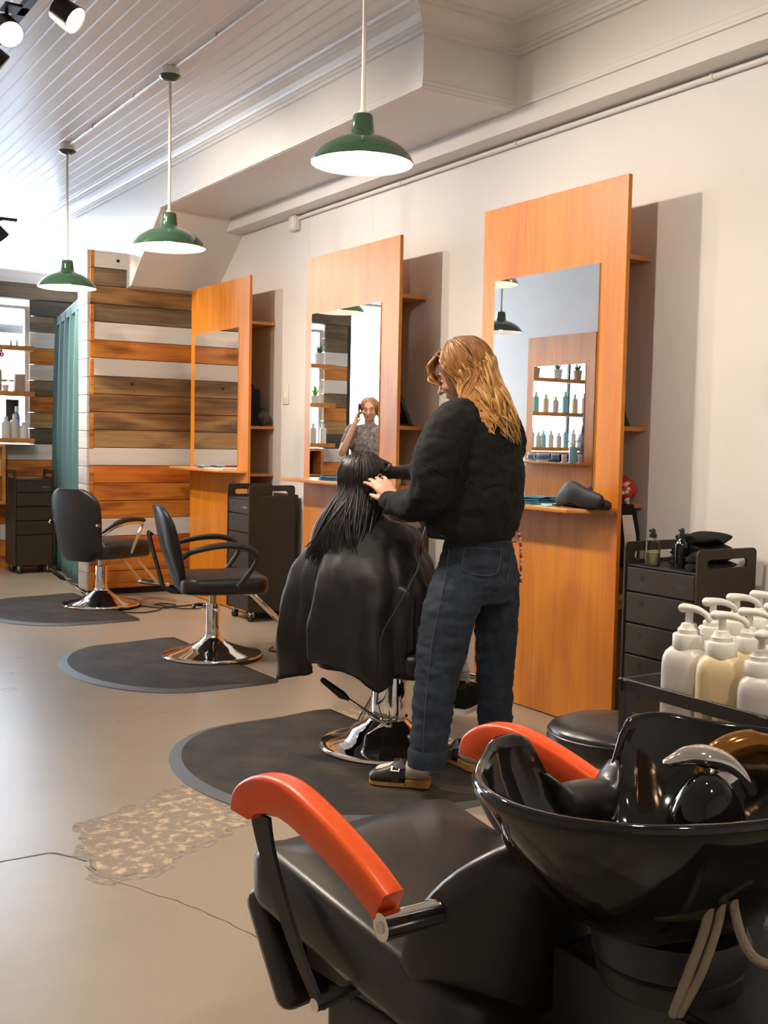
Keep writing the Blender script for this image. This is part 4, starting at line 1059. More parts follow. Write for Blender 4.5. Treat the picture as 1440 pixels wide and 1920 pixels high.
# ------------------------------------------------------------------ stool
st = thing('rolling_stool', 'round black rolling stool behind the shampoo basin', 'stool', (2.135, 2.175, 0))
MB().lathe([(0.0, 0.435), (0.13, 0.435), (0.165, 0.442), (0.180, 0.462), (0.182, 0.485), (0.176, 0.50), (0.178, 0.504), (0.172, 0.515), (0.14, 0.528), (0.06, 0.535), (0.0, 0.536)], 48).build('seat', leather2, st, smooth=60)
MB().lathe([(0.1785, 0.4995), (0.1815, 0.502), (0.1785, 0.5045)], 48).build('welt', leather, st)
MB().lathe([(0.024, 0.09), (0.024, 0.30), (0.014, 0.31), (0.014, 0.435)], 20).build('column', chrome, st)
for k in range(5):
    a = k * 2 * math.pi / 5; d = Vector((math.cos(a), math.sin(a), 0))
    lg = MB().tube([d * 0.02 + Vector((0, 0, 0.10)), d * 0.22 + Vector((0, 0, 0.065))], [0.016, 0.012], 8).build('leg', chrome, st)
    MB().tube([d * 0.22 + Vector((-d.y * 0.01, d.x * 0.01, 0.025)), d * 0.22 + Vector((d.y * 0.01, -d.x * 0.01, 0.025))], 0.025, 12).build('caster', black_plastic, lg)
    MB().tube([d * 0.22 + Vector((0, 0, 0.03)), d * 0.22 + Vector((0, 0, 0.065))], 0.007, 8).build('caster_stem', chrome, lg)
# ------------------------------------------------------------------ bottle trolley
bt = thing('tray_trolley', 'black tray trolley with a flat rail carrying the pump bottles', 'trolley', (1.430, 1.12, 0))
TW, TD, TT = 0.42, 0.335, 0.765
MB().box((0, 0, TT - 0.025), (TW, TD, TT - 0.004)).build('tray', black_plastic, bt, bevel=0.004)
for q in ((0.004, 0.004), (TW - 0.022, 0.004), (0.004, TD - 0.022), (TW - 0.022, TD - 0.022)):
    MB().box((q[0], q[1], 0.05), (q[0] + 0.018, q[1] + 0.018, 0.86)).build('post', black_metal, bt, bevel=0.001, seg=1)
    MB().ball((q[0] + 0.009, q[1] + 0.009, 0.026), (0.026, 0.014, 0.026), 14, 8).build('caster', black_plastic, bt)
for lo, hi in (((0.005, 0.0, 0.838), (0.012, TD, 0.862)), ((TW - 0.012, 0.0, 0.838), (TW - 0.005, TD, 0.862)), ((0.0, TD - 0.012, 0.838), (TW, TD - 0.005, 0.862))):
    MB().box(lo, hi).build('rail', black_metal, bt, bevel=0.001, seg=1)
MB().box((0, 0, 0.40), (TW, TD, 0.42)).build('lower_tray', black_plastic, bt, bevel=0.004)
def pump_bottle(u, d, vtop, r, m, label, turn=0.0, lab=None):
    p = at(u, 1300, d); h = at(u, vtop, d).z - (TT - 0.004)
    t = thing('pump_bottle', label, 'bottle', (p.x, p.y, TT - 0.004), turn, 'white pump bottles')
    b = h - 0.076
    rr = lambda k, z: [Vector((x * 1, y * 1, z)) for x, y in rrect(-r * k, -r * k * 0.86, r * k, r * k * 0.86, r * k * 0.62, 6)]
    mb = MB(); mb.loft([rr(0.92, 0), rr(0.99, 0.006), rr(1.0, 0.03), rr(1.0, b * 0.80), rr(0.97, b * 0.88), rr(0.86, b * 0.945), rr(0.68, b * 0.985), rr(0.60, b)])
    bo = mb.build('bottle_body', m, t, smooth=60)
    MB().lathe([(r * 0.64, b - 0.004), (r * 0.66, b), (r * 0.66, b + 0.020), (r * 0.60, b + 0.023), (r * 0.46, b + 0.024), (r * 0.46, b + 0.031), (r * 0.36, b + 0.035), (r * 0.30, b + 0.041), (r * 0.16, b + 0.043), (r * 0.16, b + 0.062), (0, b + 0.063)], 24).build('pump_collar', pump_white, t, smooth=40)
    sp = smoothpath([(-0.012, 0, b + 0.067), (0.0, 0, b + 0.068), (0.018, 0, b + 0.067), (0.036, 0, b + 0.060), (0.040, 0, b + 0.053)], 4)
    MB().tube(sp, [(0.013 - 0.0075 * min(1, i / 10), 0.0085 - 0.003 * min(1, i / 10)) for i in range(len(sp))], 12, ref=(0, 1, 0), round_ends=True).build('pump_head', pump_white, t, smooth=60)
    if lab:
        MB().box((-r * 1.012, -r * 0.42, 0.012), (-r * 1.0, r * 0.30, b * lab)).build('paper_label', paper, bo)
    return t
CB = math.atan2(-CR.y, CR.x)
a0 = math.atan2(CR.y, CR.x)
pump_bottle(1287, 1.95, 1130, 0.042, plastic_white, 'milky white pump bottle at the corner post of the tray trolley', a0 - 0.9, 0.55)
pump_bottle(1349, 1.875, 1143, 0.040, plastic_cream, 'cream yellow pump bottle behind the trolley rail', a0 - 0.3, 0.35)
pump_bottle(1424, 1.81, 1178, 0.040, plastic_grey, 'greyish frosted pump bottle nearest to the camera on the tray trolley', a0 + 1.2, 0.3)
pump_bottle(1331, 2.02, 1118, 0.038, plastic_white, 'white pump bottle with its spout turned aside, second along the wall side', a0 + 0.05)
pump_bottle(1375, 2.09, 1110, 0.036, plastic_white, 'white pump bottle with a long level spout, third along the wall side', a0 + 0.0)
pump_bottle(1400, 1.96, 1137, 0.036, plastic_cream, 'cream pump bottle in the middle of the tray trolley', a0 - 0.5)
pump_bottle(1418, 2.13, 1105, 0.036, plastic_white, 'tallest standing white pump bottle at the wall end of the tray trolley', a0 - 0.6)
pump_bottle(1446, 2.06, 1128, 0.034, plastic_white, 'white pump bottle cut by the frame edge, behind the greyish one', a0 - 0.2)
# ------------------------------------------------------------------ people
def ell_ring(c, xa, ya, ra, rb, n=28, pw=1.0):
    out = []
    for j in range(n):
        a = 2 * math.pi * j / n
        cx = math.copysign(abs(math.cos(a)) ** pw, math.cos(a)); sy = math.copysign(abs(math.sin(a)) ** pw, math.sin(a))
        out.append(c + xa * (ra * cx) + ya * (rb * sy))
    return out
def limb(mb, pts, rad, n=18, k=5, ref=None):
    "tapering limb through the joints"
    P = smoothpath(pts, k); m = len(pts); R = []
    for i in range(len(P)):
        s = i / k; a = min(int(s), m - 2); q = s - a
        ra, rb = rad[a], rad[a + 1]
        if not isinstance(ra, tuple): ra = (ra, ra)
        if not isinstance(rb, tuple): rb = (rb, rb)
        R.append((lerp(ra[0], rb[0], q), lerp(ra[1], rb[1], q)))
    mb.tube(P, R, n, ref=ref, round_ends=True)
def head(mb, c, f, u, s=1.0):
    "skull, face, jaw, nose, brow, lips, ears about the centre c; f where it looks, u up"
    f = f.normalized(); r = f.cross(u).normalized(); u = r.cross(f).normalized()
    M = Matrix((r, f, u)).transposed().to_4x4()
    def L(x, y, z): return c + r * (x * s) + f * (y * s) + u * (z * s)
    def B(p, rad): mb.ball(L(*p), tuple(q * s for q in rad), 24, 16, M)
    B((0, -0.012, 0.028), (0.074, 0.094, 0.082))
    B((0, 0.030, -0.020), (0.062, 0.062, 0.082))
    B((0, 0.034, -0.066), (0.046, 0.050, 0.040))
    B((0, 0.068, -0.086), (0.022, 0.018, 0.018))
    B((0, 0.078, 0.022), (0.046, 0.014, 0.012))
    B((0, 0.082, -0.052), (0.023, 0.012, 0.006)); B((0, 0.082, -0.062), (0.020, 0.012, 0.007))
    mb.tube([L(0, 0.082, 0.012), L(0, 0.096, -0.012), L(0, 0.109, -0.030)], [0.008 * s, 0.009 * s, 0.011 * s], 10, round_ends=True)
    for q in (-1, 1):
        B((0.0105 * q, 0.093, -0.032), (0.007, 0.008, 0.006))
        B((0.036 * q, 0.066, -0.022), (0.022, 0.020, 0.020))
        B((0.075 * q, -0.006, -0.008), (0.008, 0.020, 0.032))
    return L, M
def eyes(parent, L, M, s=1.0):
    for q in (-1, 1):
        e = MB().ball(L(0.030 * q, 0.0735, 0.004), 0.0105 * s, 14, 10, M).build('eye', eye_white, parent)
        MB().ball(L(0.030 * q, 0.0822, 0.003), (0.0052 * s, 0.003 * s, 0.0052 * s), 10, 6, M).build('iris', mat('iris', (0.06, 0.035, 0.02), 0.2), e)
        MB().tube([L(0.045 * q, 0.074, 0.026), L(0.032 * q, 0.085, 0.030), L(0.016 * q, 0.088, 0.027)], 0.0035 * s, 6, round_ends=True).build('eyebrow', mat('brow', (0.10, 0.05, 0.02), 0.7), parent)
    MB().ball(L(0, 0.0915, -0.057), (0.019 * s, 0.004 * s, 0.0055 * s), 12, 6, M).build('mouth', lip, parent)
def hand(mb, w, d, nrm, side, L=0.185, curl=0.35, spread=0.10, thumb_open=0.5):
    "wrist w, direction d, nrm = back of the hand, side = +1 if the thumb lies towards d x nrm"
    d = d.normalized(); nrm = (nrm - d * nrm.dot(d)).normalized(); x = d.cross(nrm) * side
    pl = L * 0.50
    def pt(a, b, c): return w + d * a + x * b + nrm * c
    mb.tube([pt(-0.02, 0, 0), pt(pl * 0.35, 0, 0), pt(pl * 0.75, 0, 0.002), pt(pl, 0, 0.0)], [(0.024, 0.018), (0.033, 0.016), (0.039, 0.014), (0.037, 0.011)], 18, ref=x, round_ends=True)
    for i, (b, ln, r) in enumerate(((0.028, 0.43, 0.0088), (0.0095, 0.48, 0.0092), (-0.0095, 0.45, 0.0088), (-0.028, 0.36, 0.0078))):
        a = 0.0; p = pt(pl * 0.93, b, 0.001); P = [p - d * 0.02, p]; R = [r, r]
        dirx = d + x * (b / 0.028 * spread); dirx.normalize()
        for k, fr in enumerate((0.45, 0.31, 0.24)):
            a += curl * (0.7 if k == 0 else 1.0) * (1 + 0.15 * i)
            st_ = dirx * math.cos(a) - nrm * math.sin(a)
            p = p + st_ * (ln * L * fr); P.append(p); R.append(r * (0.97, 0.88, 0.72)[k])
        mb.tube(P, R, 12, round_ends=True)
    p0 = pt(pl * 0.18, 0.022, -0.004); t1 = (d * 0.75 + x * thumb_open - nrm * 0.25).normalized(); t2 = (d * 1.0 + x * thumb_open * 0.3 - nrm * 0.35).normalized()
    mb.tube([p0, p0 + t1 * L * 0.20, p0 + t1 * L * 0.20 + t2 * L * 0.17, p0 + t1 * L * 0.20 + t2 * L * 0.29], [0.0135, 0.0115, 0.0100, 0.0075], 12, round_ends=True)
def folds(amp, sx, sy, sz, seed=0.0):
    def fn(p):
        q = Vector((p.x * sx + seed, p.y * sy, p.z * sz))
        return amp * (noise.noise(q) + 0.5 * noise.noise(q * 2.3))
    return fn
def strands(mb, roots, n):
    pass
# --- the hairdresser: seen from behind her left shoulder, facing away to the left, both arms forward
HF_ = (CR * -0.80 + CF * 0.60); HF_.z = 0; HF_.normalize()            # where her body faces
HL = Vector((-HF_.y, HF_.x, 0))                                       # her left (towards the camera)
UPV = Vector((0, 0, 1))
body = MB()
hc = at(868, 700, 4.14)
hf = (CR * -0.93 + CF * 0.30 - UPV * 0.42).normalized()
Lh, Mh = head(body, hc, hf, (UPV + CR * -0.30).normalized(), 1.0)
neck = at(893, 775, 4.15)
limb(body, [at(874, 722, 4.14), at(884, 748, 4.145), neck], [0.050, 0.051, 0.062])
chest = at(898, 850, 4.16); waist = at(902, 985, 4.17); hip = at(900, 1060, 4.17)
body.loft([ell_ring(c, HL, HF_, a, b) for c, a, b in ((at(896, 772, 4.15), 0.07, 0.05), (at(897, 790, 4.15), 0.15, 0.08), (chest, 0.155, 0.10), (at(900, 930, 4.165), 0.125, 0.09), (waist, 0.12, 0.088), (hip, 0.145, 0.10), (at(900, 1110, 4.17), 0.13, 0.09))])
shL = at(845, 792, 4.02); elL = at(806, 928, 3.99); wrL = at(743, 938, 4.24)
limb(body, [shL, elL, wrL], [0.048, 0.038, 0.026])
fin = at(693, 884, 4.37)
hand(body, at(738, 934, 4.26), fin - at(738, 934, 4.26), -CF * 0.8 + UPV * 0.35 + CR * 0.1, -1, L=0.185, curl=0.20, spread=0.16)
shR = at(950, 795, 4.31); elR = at(905, 925, 4.50); wrR = at(838, 905, 4.60)
limb(body, [shR, elR, wrR], [0.046, 0.036, 0.026])
hand(body, wrR, CR * -0.75 + UPV * -0.15 + CF * 0.2, CF * -0.3 + UPV * 0.9, 1, L=0.175, curl=1.05, spread=0.05)
for hp, kn, an in (((at(872, 1110, 4.10)), at(826, 1270, 4.02), at(803, 1395, 3.985)), ((at(925, 1110, 4.24)), at(929, 1250, 4.29), at(927, 1390, 4.32))):
    limb(body, [hp, kn, an], [0.070, 0.047, 0.036])
person = body.build('person', skin, smooth=0)
remesh(person, 0.0045, 5)
tag(person, 'standing person with long golden hair, black sweatshirt and blue jeans drying hair', 'person')
eyes(person, Lh, Mh)
MB().lathe([(0.0098, -0.002), (0.0108, 0), (0.0098, 0.002)], 16, M=Matrix.Translation(at(712, 893, 4.315)) @ (fin - at(738, 934, 4.26)).to_track_quat('Z', 'Y').to_matrix().to_4x4()).build('ring', chrome, person)
# sweatshirt
sw_ = MB()
sw_.loft([ell_ring(c, HL, HF_, a, b, 32, 0.85) for c, a, b in ((at(884, 1001, 4.165), 0.188, 0.142), (at(886, 985, 4.165), 0.200, 0.155), (at(889, 940, 4.165), 0.215, 0.165), (at(893, 880, 4.16), 0.214, 0.158), (at(896, 830, 4.155), 0.200, 0.140), (at(896, 795, 4.15), 0.180, 0.115), (at(893, 768, 4.15), 0.125, 0.088), (at(889, 752, 4.148), 0.080, 0.072))])
limb(sw_, [at(868, 786, 4.06), at(843, 812, 4.0), at(818, 870, 3.965), at(808, 922, 3.97), at(783, 944, 4.06), at(752, 945, 4.17), at(731, 940, 4.255)], [0.085, 0.094, 0.092, 0.078, 0.066, 0.054, 0.040], 22)
limb(sw_, [at(925, 790, 4.25), at(948, 830, 4.34), at(925, 905, 4.46), at(880, 920, 4.54), at(846, 908, 4.59)], [0.08, 0.085, 0.075, 0.06, 0.042], 20)
so = sw_.build('sweatshirt', black_cloth, person, smooth=0)
remesh(so, 0.008, 6)
displace(so, lambda p: folds(0.008, 9, 9, 14)(p) + folds(0.004, 26, 26, 30, 3)(p))
# ribbed hem, cuff and collar bands
for nm, c, a, b, h in (('hem_band', at(884, 1001, 4.165), 0.182, 0.138, 0.030),):
    m = MB(); m.loft([ell_ring(c + UPV * z, HL, HF_, a + o, b + o, 40, 0.85) for z, o in ((-0.012, 0.0), (-0.006, 0.006), (h, 0.008), (h + 0.004, 0.0))], cap=False); m.build(nm, black_cloth, so, smooth=50)
cd_ = (at(731, 940, 4.255) - at(752, 945, 4.17)).normalized()
MB().tube([at(738, 942, 4.225), at(731, 940, 4.255), at(727, 938.5, 4.275)], [0.042, 0.041, 0.038], 24, cap=False).build('cuff', black_cloth, so, smooth=60)
def seam(pts, r, nm, par, m):
    MB().tube(smoothpath(pts, 6), r, 6, round_ends=True).build(nm, m, par)
# jeans
je = MB()
je.loft([ell_ring(c, HL, HF_, a, b, 32, 0.92) for c, a, b in ((at(896, 990, 4.17), 0.138, 0.108), (at(897, 1010, 4.17), 0.145, 0.116), (at(897, 1050, 4.17), 0.166, 0.132), (at(897, 1090, 4.17), 0.176, 0.138), (at(893, 1125, 4.17), 0.160, 0.120))])
limb(je, [at(862, 1085, 4.09), at(846, 1140, 4.05), at(831, 1200, 4.03), at(818, 1280, 4.0), at(809, 1345, 3.985), at(803, 1405, 3.975)], [(0.098, 0.10), 0.103, 0.094, 0.080, 0.073, 0.069], 24)
limb(je, [at(932, 1085, 4.24), at(930, 1140, 4.26), at(930, 1200, 4.28), at(928, 1280, 4.30), at(928, 1350, 4.315), at(927, 1398, 4.325)], [0.090, 0.090, 0.082, 0.072, 0.068, 0.067], 24)
jo = je.build('jeans', denim, person, smooth=0)
remesh(jo, 0.008, 5)
displace(jo, lambda p: folds(0.006, 10, 10, 26, 5)(p) + folds(0.003, 24, 24, 50, 1)(p))
for c, r, an_ in ((at(801, 1432, 3.975), 0.070, 0), (at(927, 1424, 4.325), 0.068, 0)):
    m = MB(); m.lathe([(r - 0.005, -0.006), (r + 0.001, -0.006), (r + 0.002, 0.020), (r + 0.002, 0.05), (r - 0.006, 0.06)], 32, c=c); m.build('turn_up', denim, jo, smooth=50)
m = MB(); m.loft([ell_ring(at(896, 992, 4.17) + UPV * z, HL, HF_, 0.146, 0.116, 40, 0.92) for z in (-0.022, 0.012)], cap=False)
wbnd = m.build('waistband', denim, jo, smooth=60); wbnd.modifiers.new('t', 'SOLIDIFY').thickness = 0.004
def onsurf(o, u, v, d, off=0.002):
    "point of the mesh o under the ray through (u, v)"
    q = at(u, v, 1.0) - CC
    ok, loc, nor, _ = o.ray_cast(CC, q.normalized())
    return (loc + nor * off) if ok else at(u, v, d)
bpy.context.view_layer.update()
for pts, nm in (([(843, 1030), (839, 1055), (836, 1080), (830, 1110), (824, 1140), (818, 1170), (812, 1200), (807, 1235), (803, 1270), (800, 1305), (797, 1340), (795, 1370), (793, 1400), (792, 1420)], 'side_seam'),
                ([(871, 1027), (905, 1029), (938, 1030)], 'pocket_top'), ([(871, 1027), (868, 1050), (868, 1070), (890, 1078), (920, 1079), (932, 1072), (937, 1050), (938, 1030)], 'pocket_stitch'),
                ([(958, 1005), (957, 1040), (952, 1080), (940, 1120)], 'seat_seam'), ([(825, 1004), (860, 1012), (900, 1016), (940, 1018), (968, 1016)], 'yoke_seam')):
    P = [onsurf(jo, u, v, 4.0, 0.003) for u, v in pts]
    MB().tube(smoothpath(P, 3), 0.0022, 6).build(nm, thread, jo)
for u, v in ((852, 998), (905, 1003), (955, 1003)):
    p = onsurf(wbnd, u, v, 4.05, 0.003)
    MB().tube([p + UPV * 0.018, p - UPV * 0.022], 0.005, 6).build('belt_loop', denim, jo)
for pts in ([(795, 872), (815, 880), (838, 893), (852, 905)], [(858, 880), (885, 905), (905, 915)], [(905, 915), (930, 908), (955, 915), (975, 928)], [(848, 756), (862, 790), (866, 830), (862, 880), (850, 925)]):
    P = [onsurf(so, u, v, 4.0, 0.001) for u, v in pts]
    MB().tube(smoothpath(P, 4), 0.0022, 6).build('seam', black_cloth, so)
# socks and clogs
def clog(heel, toe, label, z0=MZ):
    d = (toe - heel); d.z = 0; Lf = d.length; d.normalize(); s = Vector((-d.y, d.x, 0))
    h = Vector((heel.x, heel.y, z0))
    prof = [(0.0, 0.026), (0.03, 0.036), (0.10, 0.039), (0.30, 0.036), (0.55, 0.040), (0.75, 0.044), (0.90, 0.038), (0.97, 0.024), (1.0, 0.008)]
    def ringz(k, z, g=1.0): return [h + d * (Lf * a) + s * (w * g * k2) + Vector((0, 0, z)) for a, w, k2 in k]
    out = [(a, w, 1) for a, w in prof] + [(a, w, -1) for a, w in reversed(prof)]
    m = MB(); m.loft([ringz(out, 0.0, 0.98), ringz(out, 0.016, 1.03), ringz(out, 0.030, 1.03), ringz(out, 0.031, 0.9)])
    sole = m.build('sole', cork, person, smooth=40)
    m = MB(); m.loft([ringz(out, -0.0005, 1.0), ringz(out, 0.005, 1.02)]); m.build('outsole', black_plastic, sole, smooth=0)
    m = MB(); rings = []
    for k, (a, w, zt) in enumerate(((0.38, 0.040, 0.098), (0.46, 0.042, 0.098), (0.58, 0.044, 0.086), (0.70, 0.046, 0.074), (0.82, 0.045, 0.064), (0.92, 0.038, 0.054), (0.985, 0.020, 0.042), (1.005, 0.006, 0.034))):
        c = h + d * (Lf * a); r = []
        for j in range(17):
            b = math.pi * j / 16
            r.append(c + s * (w * 1.02 * math.cos(b)) + Vector((0, 0, 0.022 + (zt - 0.022) * math.sin(b) ** 0.75)))
        rings.append(r)
    m.loft(rings, closed=False, cap=False)
    up = m.build('clog_upper', shoe_leather, person, smooth=70); up.modifiers.new('t', 'SOLIDIFY').thickness = 0.004
    m = MB(); P = []
    for j in range(13):
        b = math.pi * j / 12
        P.append(h + d * (Lf * 0.53) + s * (0.0465 * math.cos(b)) + Vector((0, 0, 0.024 + 0.072 * math.sin(b) ** 0.75)))
    m.tube(P, (0.013, 0.003), 8, ref=d) if False else m.loft([[p + d * e + (p - (h + d * Lf * 0.53)).normalized() * o for e, o in ((-0.013, 0), (0.013, 0), (0.013, 0.003), (-0.013, 0.003))] for p in P])
    stp = m.build('clog_strap', shoe_leather, person, smooth=30)
    bp = P[10] if (P[10] - CC).length < (P[2] - CC).length else P[2]
    nr = (bp - (h + d * Lf * 0.53)).normalized()
    fr = MB(); fr.frame([(-0.016, -0.013), (0.016, -0.013), (0.016, 0.013), (-0.016, 0.013)], [(-0.011, -0.008), (0.011, -0.008), (0.011, 0.008), (-0.011, 0.008)], 0.003, Matrix.Translation(bp + nr * 0.005) @ Matrix((d, nr.cross(d), nr)).transposed().to_4x4())
    fr.build('buckle', chrome, stp, bevel=0.0008, seg=1)
    return h, d, s, Lf
for heel, toe, an in ((fl(806, 1484), fl(692, 1474), at(803, 1436, 3.978)), (fl(898, 1456), fl(832, 1424), at(920, 1428, 4.322))):
    h, d, s, Lf = clog(heel, toe, '')
    ank = Vector((an.x, an.y, MZ + 0.135)); hl = h + d * 0.045
    m = MB(); limb(m, [ank + UPV * 0.03, Vector((ank.x, ank.y, MZ + 0.10)).lerp(hl + UPV * 0.09, 0.6), hl + d * 0.03 + UPV * 0.062], [0.037, 0.037, 0.035])
    limb(m, [hl + UPV * 0.06, hl + d * 0.05 + UPV * 0.058, h + d * (Lf * 0.5) + UPV * 0.056, h + d * (Lf * 0.8) + UPV * 0.045], [0.034, 0.035, 0.033, 0.026])
    sk = m.build('sock', sock_white, person, smooth=0); remesh(sk, 0.005, 4)
    m = MB(); m.ball(hl + UPV * 0.058 - d * 0.004, (0.037, 0.037, 0.034), 18, 12); m.build('sock_heel', sock_grey, sk, smooth=80)
    side = -s if ((h - s) - CC).length < ((h + s) - CC).length else s
    m = MB(); pc = hl + d * 0.060 + UPV * 0.088 + side * 0.034
    m.add([pc + UPV * 0.022, pc - UPV * 0.02 + d * 0.02, pc - UPV * 0.012 - d * 0.02], [(0, 1, 2)]); q = m.build('sock_motif', purple, sk, smooth=0); q.modifiers.new('t', 'SOLIDIFY').thickness = 0.006
# belly skin already shows at the hem; hair
def hair_from(parent, name, m, c, f, u, ends, rs, n, seed, wave=0.012, thick=(0.010, 0.006), face_open=0.9, el0=(0.5, 1.5), lift=0.004, scale=1.0):
    "locks rooted near the crown, lying over the skull and falling to a line of end points"
    q = random.Random(seed); f = f.normalized(); r = f.cross(u).normalized(); u = r.cross(f).normalized()
    mb = MB()
    for i in range(n):
        az = q.uniform(-1, 1) * math.pi * face_open                      # 0 = back of the head
        e0 = q.uniform(*el0); layer = q.uniform(0.0, 1.0) * lift
        def sk(el, k=1.0):
            d = (-f * math.cos(az) + r * math.sin(az)) * math.cos(el) + u * math.sin(el)
            return c + (r * (d.dot(r) * (0.081 + layer)) + f * (d.dot(f) * (0.101 + layer) - 0.012) + u * (d.dot(u) * (0.090 + layer) + 0.028)) * (k * scale)
        e = ends((math.sin(az) + 1) / 2, q)
        out = sk(-0.35, 1.0); out = out.lerp(e, 0.08)
        mid = out.lerp(e, 0.5) + Vector((q.uniform(-1, 1), q.uniform(-1, 1), 0)) * 0.010 + (out - c).normalized() * 0.012
        P = smoothpath([sk(e0, 0.985), sk(lerp(e0, 0.0, 0.5)), sk(0.0), out, mid, e], 6)
        ph = q.uniform(0, 6.28); w = wave * q.uniform(0.6, 1.4); nP = len(P)
        for k in range(nP):
            t = k / (nP - 1); a = max(0, t - 0.35) * 1.5
            P[k] = P[k] + (r * math.sin(ph + t * 19) + f * 0.6 * math.cos(ph + t * 16)) * (w * a)
        th = q.uniform(thick[1], thick[0])
        mb.tube(P, [th * (1 if k < nP - 7 else max(0.12, (nP - k) / 7.5)) for k in range(nP)], 5, round_ends=False)
    return mb.build(name, m, parent, smooth=180)
def hg_ends(s, q):
    # from behind the face (s=0) across to the far side
    base = at(905, 800, 4.04).lerp(at(966, 826, 4.10), q.random() ** 0.7)
    return base + Vector((q.uniform(-1, 1) * 0.02, q.uniform(-1, 1) * 0.02, q.uniform(-0.02, 0.05)))
hb_f = hf; hb_u = (UPV + CR * -0.30).normalized()
scalp = MB(); scalp.ball(hc - hf * 0.020 + hb_u * 0.031, (0.0795, 0.094, 0.086), 28, 18, Mh)
so2 = scalp.build('hair_cap', hair_gold, person, smooth=80)
hair_from(person, 'hair', hair_gold, hc, hb_f, hb_u, hg_ends, 0, 330, 5, wave=0.015, thick=(0.0075, 0.004), face_open=0.66, lift=0.016)
hair_mid = mat('light_brown_hair', (0.44, 0.20, 0.05), 0.42, vscale=(45, 45, 7), col2=(0.16, 0.065, 0.018), detail=4, ramp=(0.34, 0.68), spec=0.6)
hair_from(person, 'hair_underlayer', hair_mid, hc, hb_f, hb_u, hg_ends, 0, 120, 15, wave=0.012, thick=(0.008, 0.005), face_open=0.66, lift=0.006)
def hg_tips(s, q):
    b = at(912, 810, 4.02).lerp(at(968, 828, 4.08), q.random()); return b + Vector((q.uniform(-1, 1) * 0.015, q.uniform(-1, 1) * 0.015, q.uniform(-0.01, 0.07)))
hair_from(person, 'hair_highlights', hair_tip, hc + hb_u * -0.03, hb_f, hb_u, hg_tips, 0, 120, 9, wave=0.019, thick=(0.0065, 0.0035), face_open=0.5, el0=(-0.2, 0.3), lift=0.026)
m = MB(); q = random.Random(4)
for i in range(30):                                        # fringe falling over the brow
    a = Lh(q.uniform(-0.05, 0.05), 0.03, 0.112); b = Lh(q.uniform(-0.06, 0.06), 0.092 + q.uniform(0, 0.012), 0.075); c_ = Lh(q.uniform(-0.062, 0.062), 0.106 + q.uniform(0, 0.012), 0.028); e = Lh(q.uniform(-0.066, 0.066), 0.092, -0.006)
    m.tube(smoothpath([a, b, c_, e], 5), [0.0055] * 6 + [0.005] * 5 + [0.004] * 3 + [0.002, 0.001], 5)
for i in range(70):                                        # locks past the ear, down over the shoulder
    sd = -1; y = q.uniform(-0.06, 0.035); off = q.uniform(0.076, 0.094)
    P = [Lh(-q.uniform(0.02, 0.05), y + 0.02, 0.104), Lh(-off * 0.95, y, 0.045), Lh(-off, y - 0.012, -0.02), at(q.uniform(868, 905), q.uniform(745, 765), 4.03), at(q.uniform(895, 935), q.uniform(785, 815), 4.0)]
    P = smoothpath(P, 6); ph = q.uniform(0, 6)
    P = [p + CR * (0.009 * math.sin(ph + k * 0.75)) for k, p in enumerate(P)]
    m.tube(P, [0.0058 * (1 if k < len(P) - 6 else (len(P) - k) / 6.3) for k in range(len(P))], 5)
m.build('hair_locks', hair_gold, person, smooth=80)

# --- the seated client, back to the camera, wrapped in a cape
CFW = Vector((math.cos(math.radians(30)), math.sin(math.radians(30)), 0)); CLT = Vector((-CFW.y, CFW.x, 0))
cb_ = MB()
ch = at(683, 905, 4.50)
chf = (CFW + CR * 0.25).normalized()
Lc, Mc = head(cb_, ch, chf, UPV, 1.0)
limb(cb_, [at(686, 935, 4.5), at(690, 975, 4.51)], [0.048, 0.055])
cb_.loft([ell_ring(c, CLT, CFW, a, b) for c, a, b in ((at(690, 965, 4.51), 0.07, 0.05), (at(692, 988, 4.51), 0.15, 0.075), (at(694, 1050, 4.52), 0.155, 0.10), (at(697, 1130, 4.56), 0.13, 0.095), (at(700, 1190, 4.60), 0.16, 0.11))])
cp_ = at(700, 1195, 4.60)
for sg in (-1, 1):
    h0 = cp_ + CLT * (0.09 * sg); k0 = h0 + CFW * 0.42; k0.z = 0.50; a0_ = k0 + CFW * 0.10; a0_.z = 0.24
    h0.z = 0.50
    limb(cb_, [h0, k0, a0_], [0.08, 0.058, 0.038])
    s0 = at(692, 1005, 4.52) + CLT * (0.145 * sg)
    limb(cb_, [s0, s0 + UPV * -0.25 + CFW * 0.03, s0 + UPV * -0.29 + CFW * 0.20 - CLT * (0.05 * sg)], [0.045, 0.036, 0.026])
    hand(cb_, s0 + UPV * -0.29 + CFW * 0.20 - CLT * (0.05 * sg), CFW - CLT * 0.3 * sg, UPV, sg, curl=0.4)
client = cb_.build('person', mat('skin_tan', (0.52, 0.24, 0.13), 0.5, var=0.12, vscale=(14, 14, 14), sss=0.1), smooth=0)
remesh(client, 0.006, 4)
tag(client, 'seated person seen from behind with long black hair under a black cape', 'person')
eyes(client, Lc, Mc)
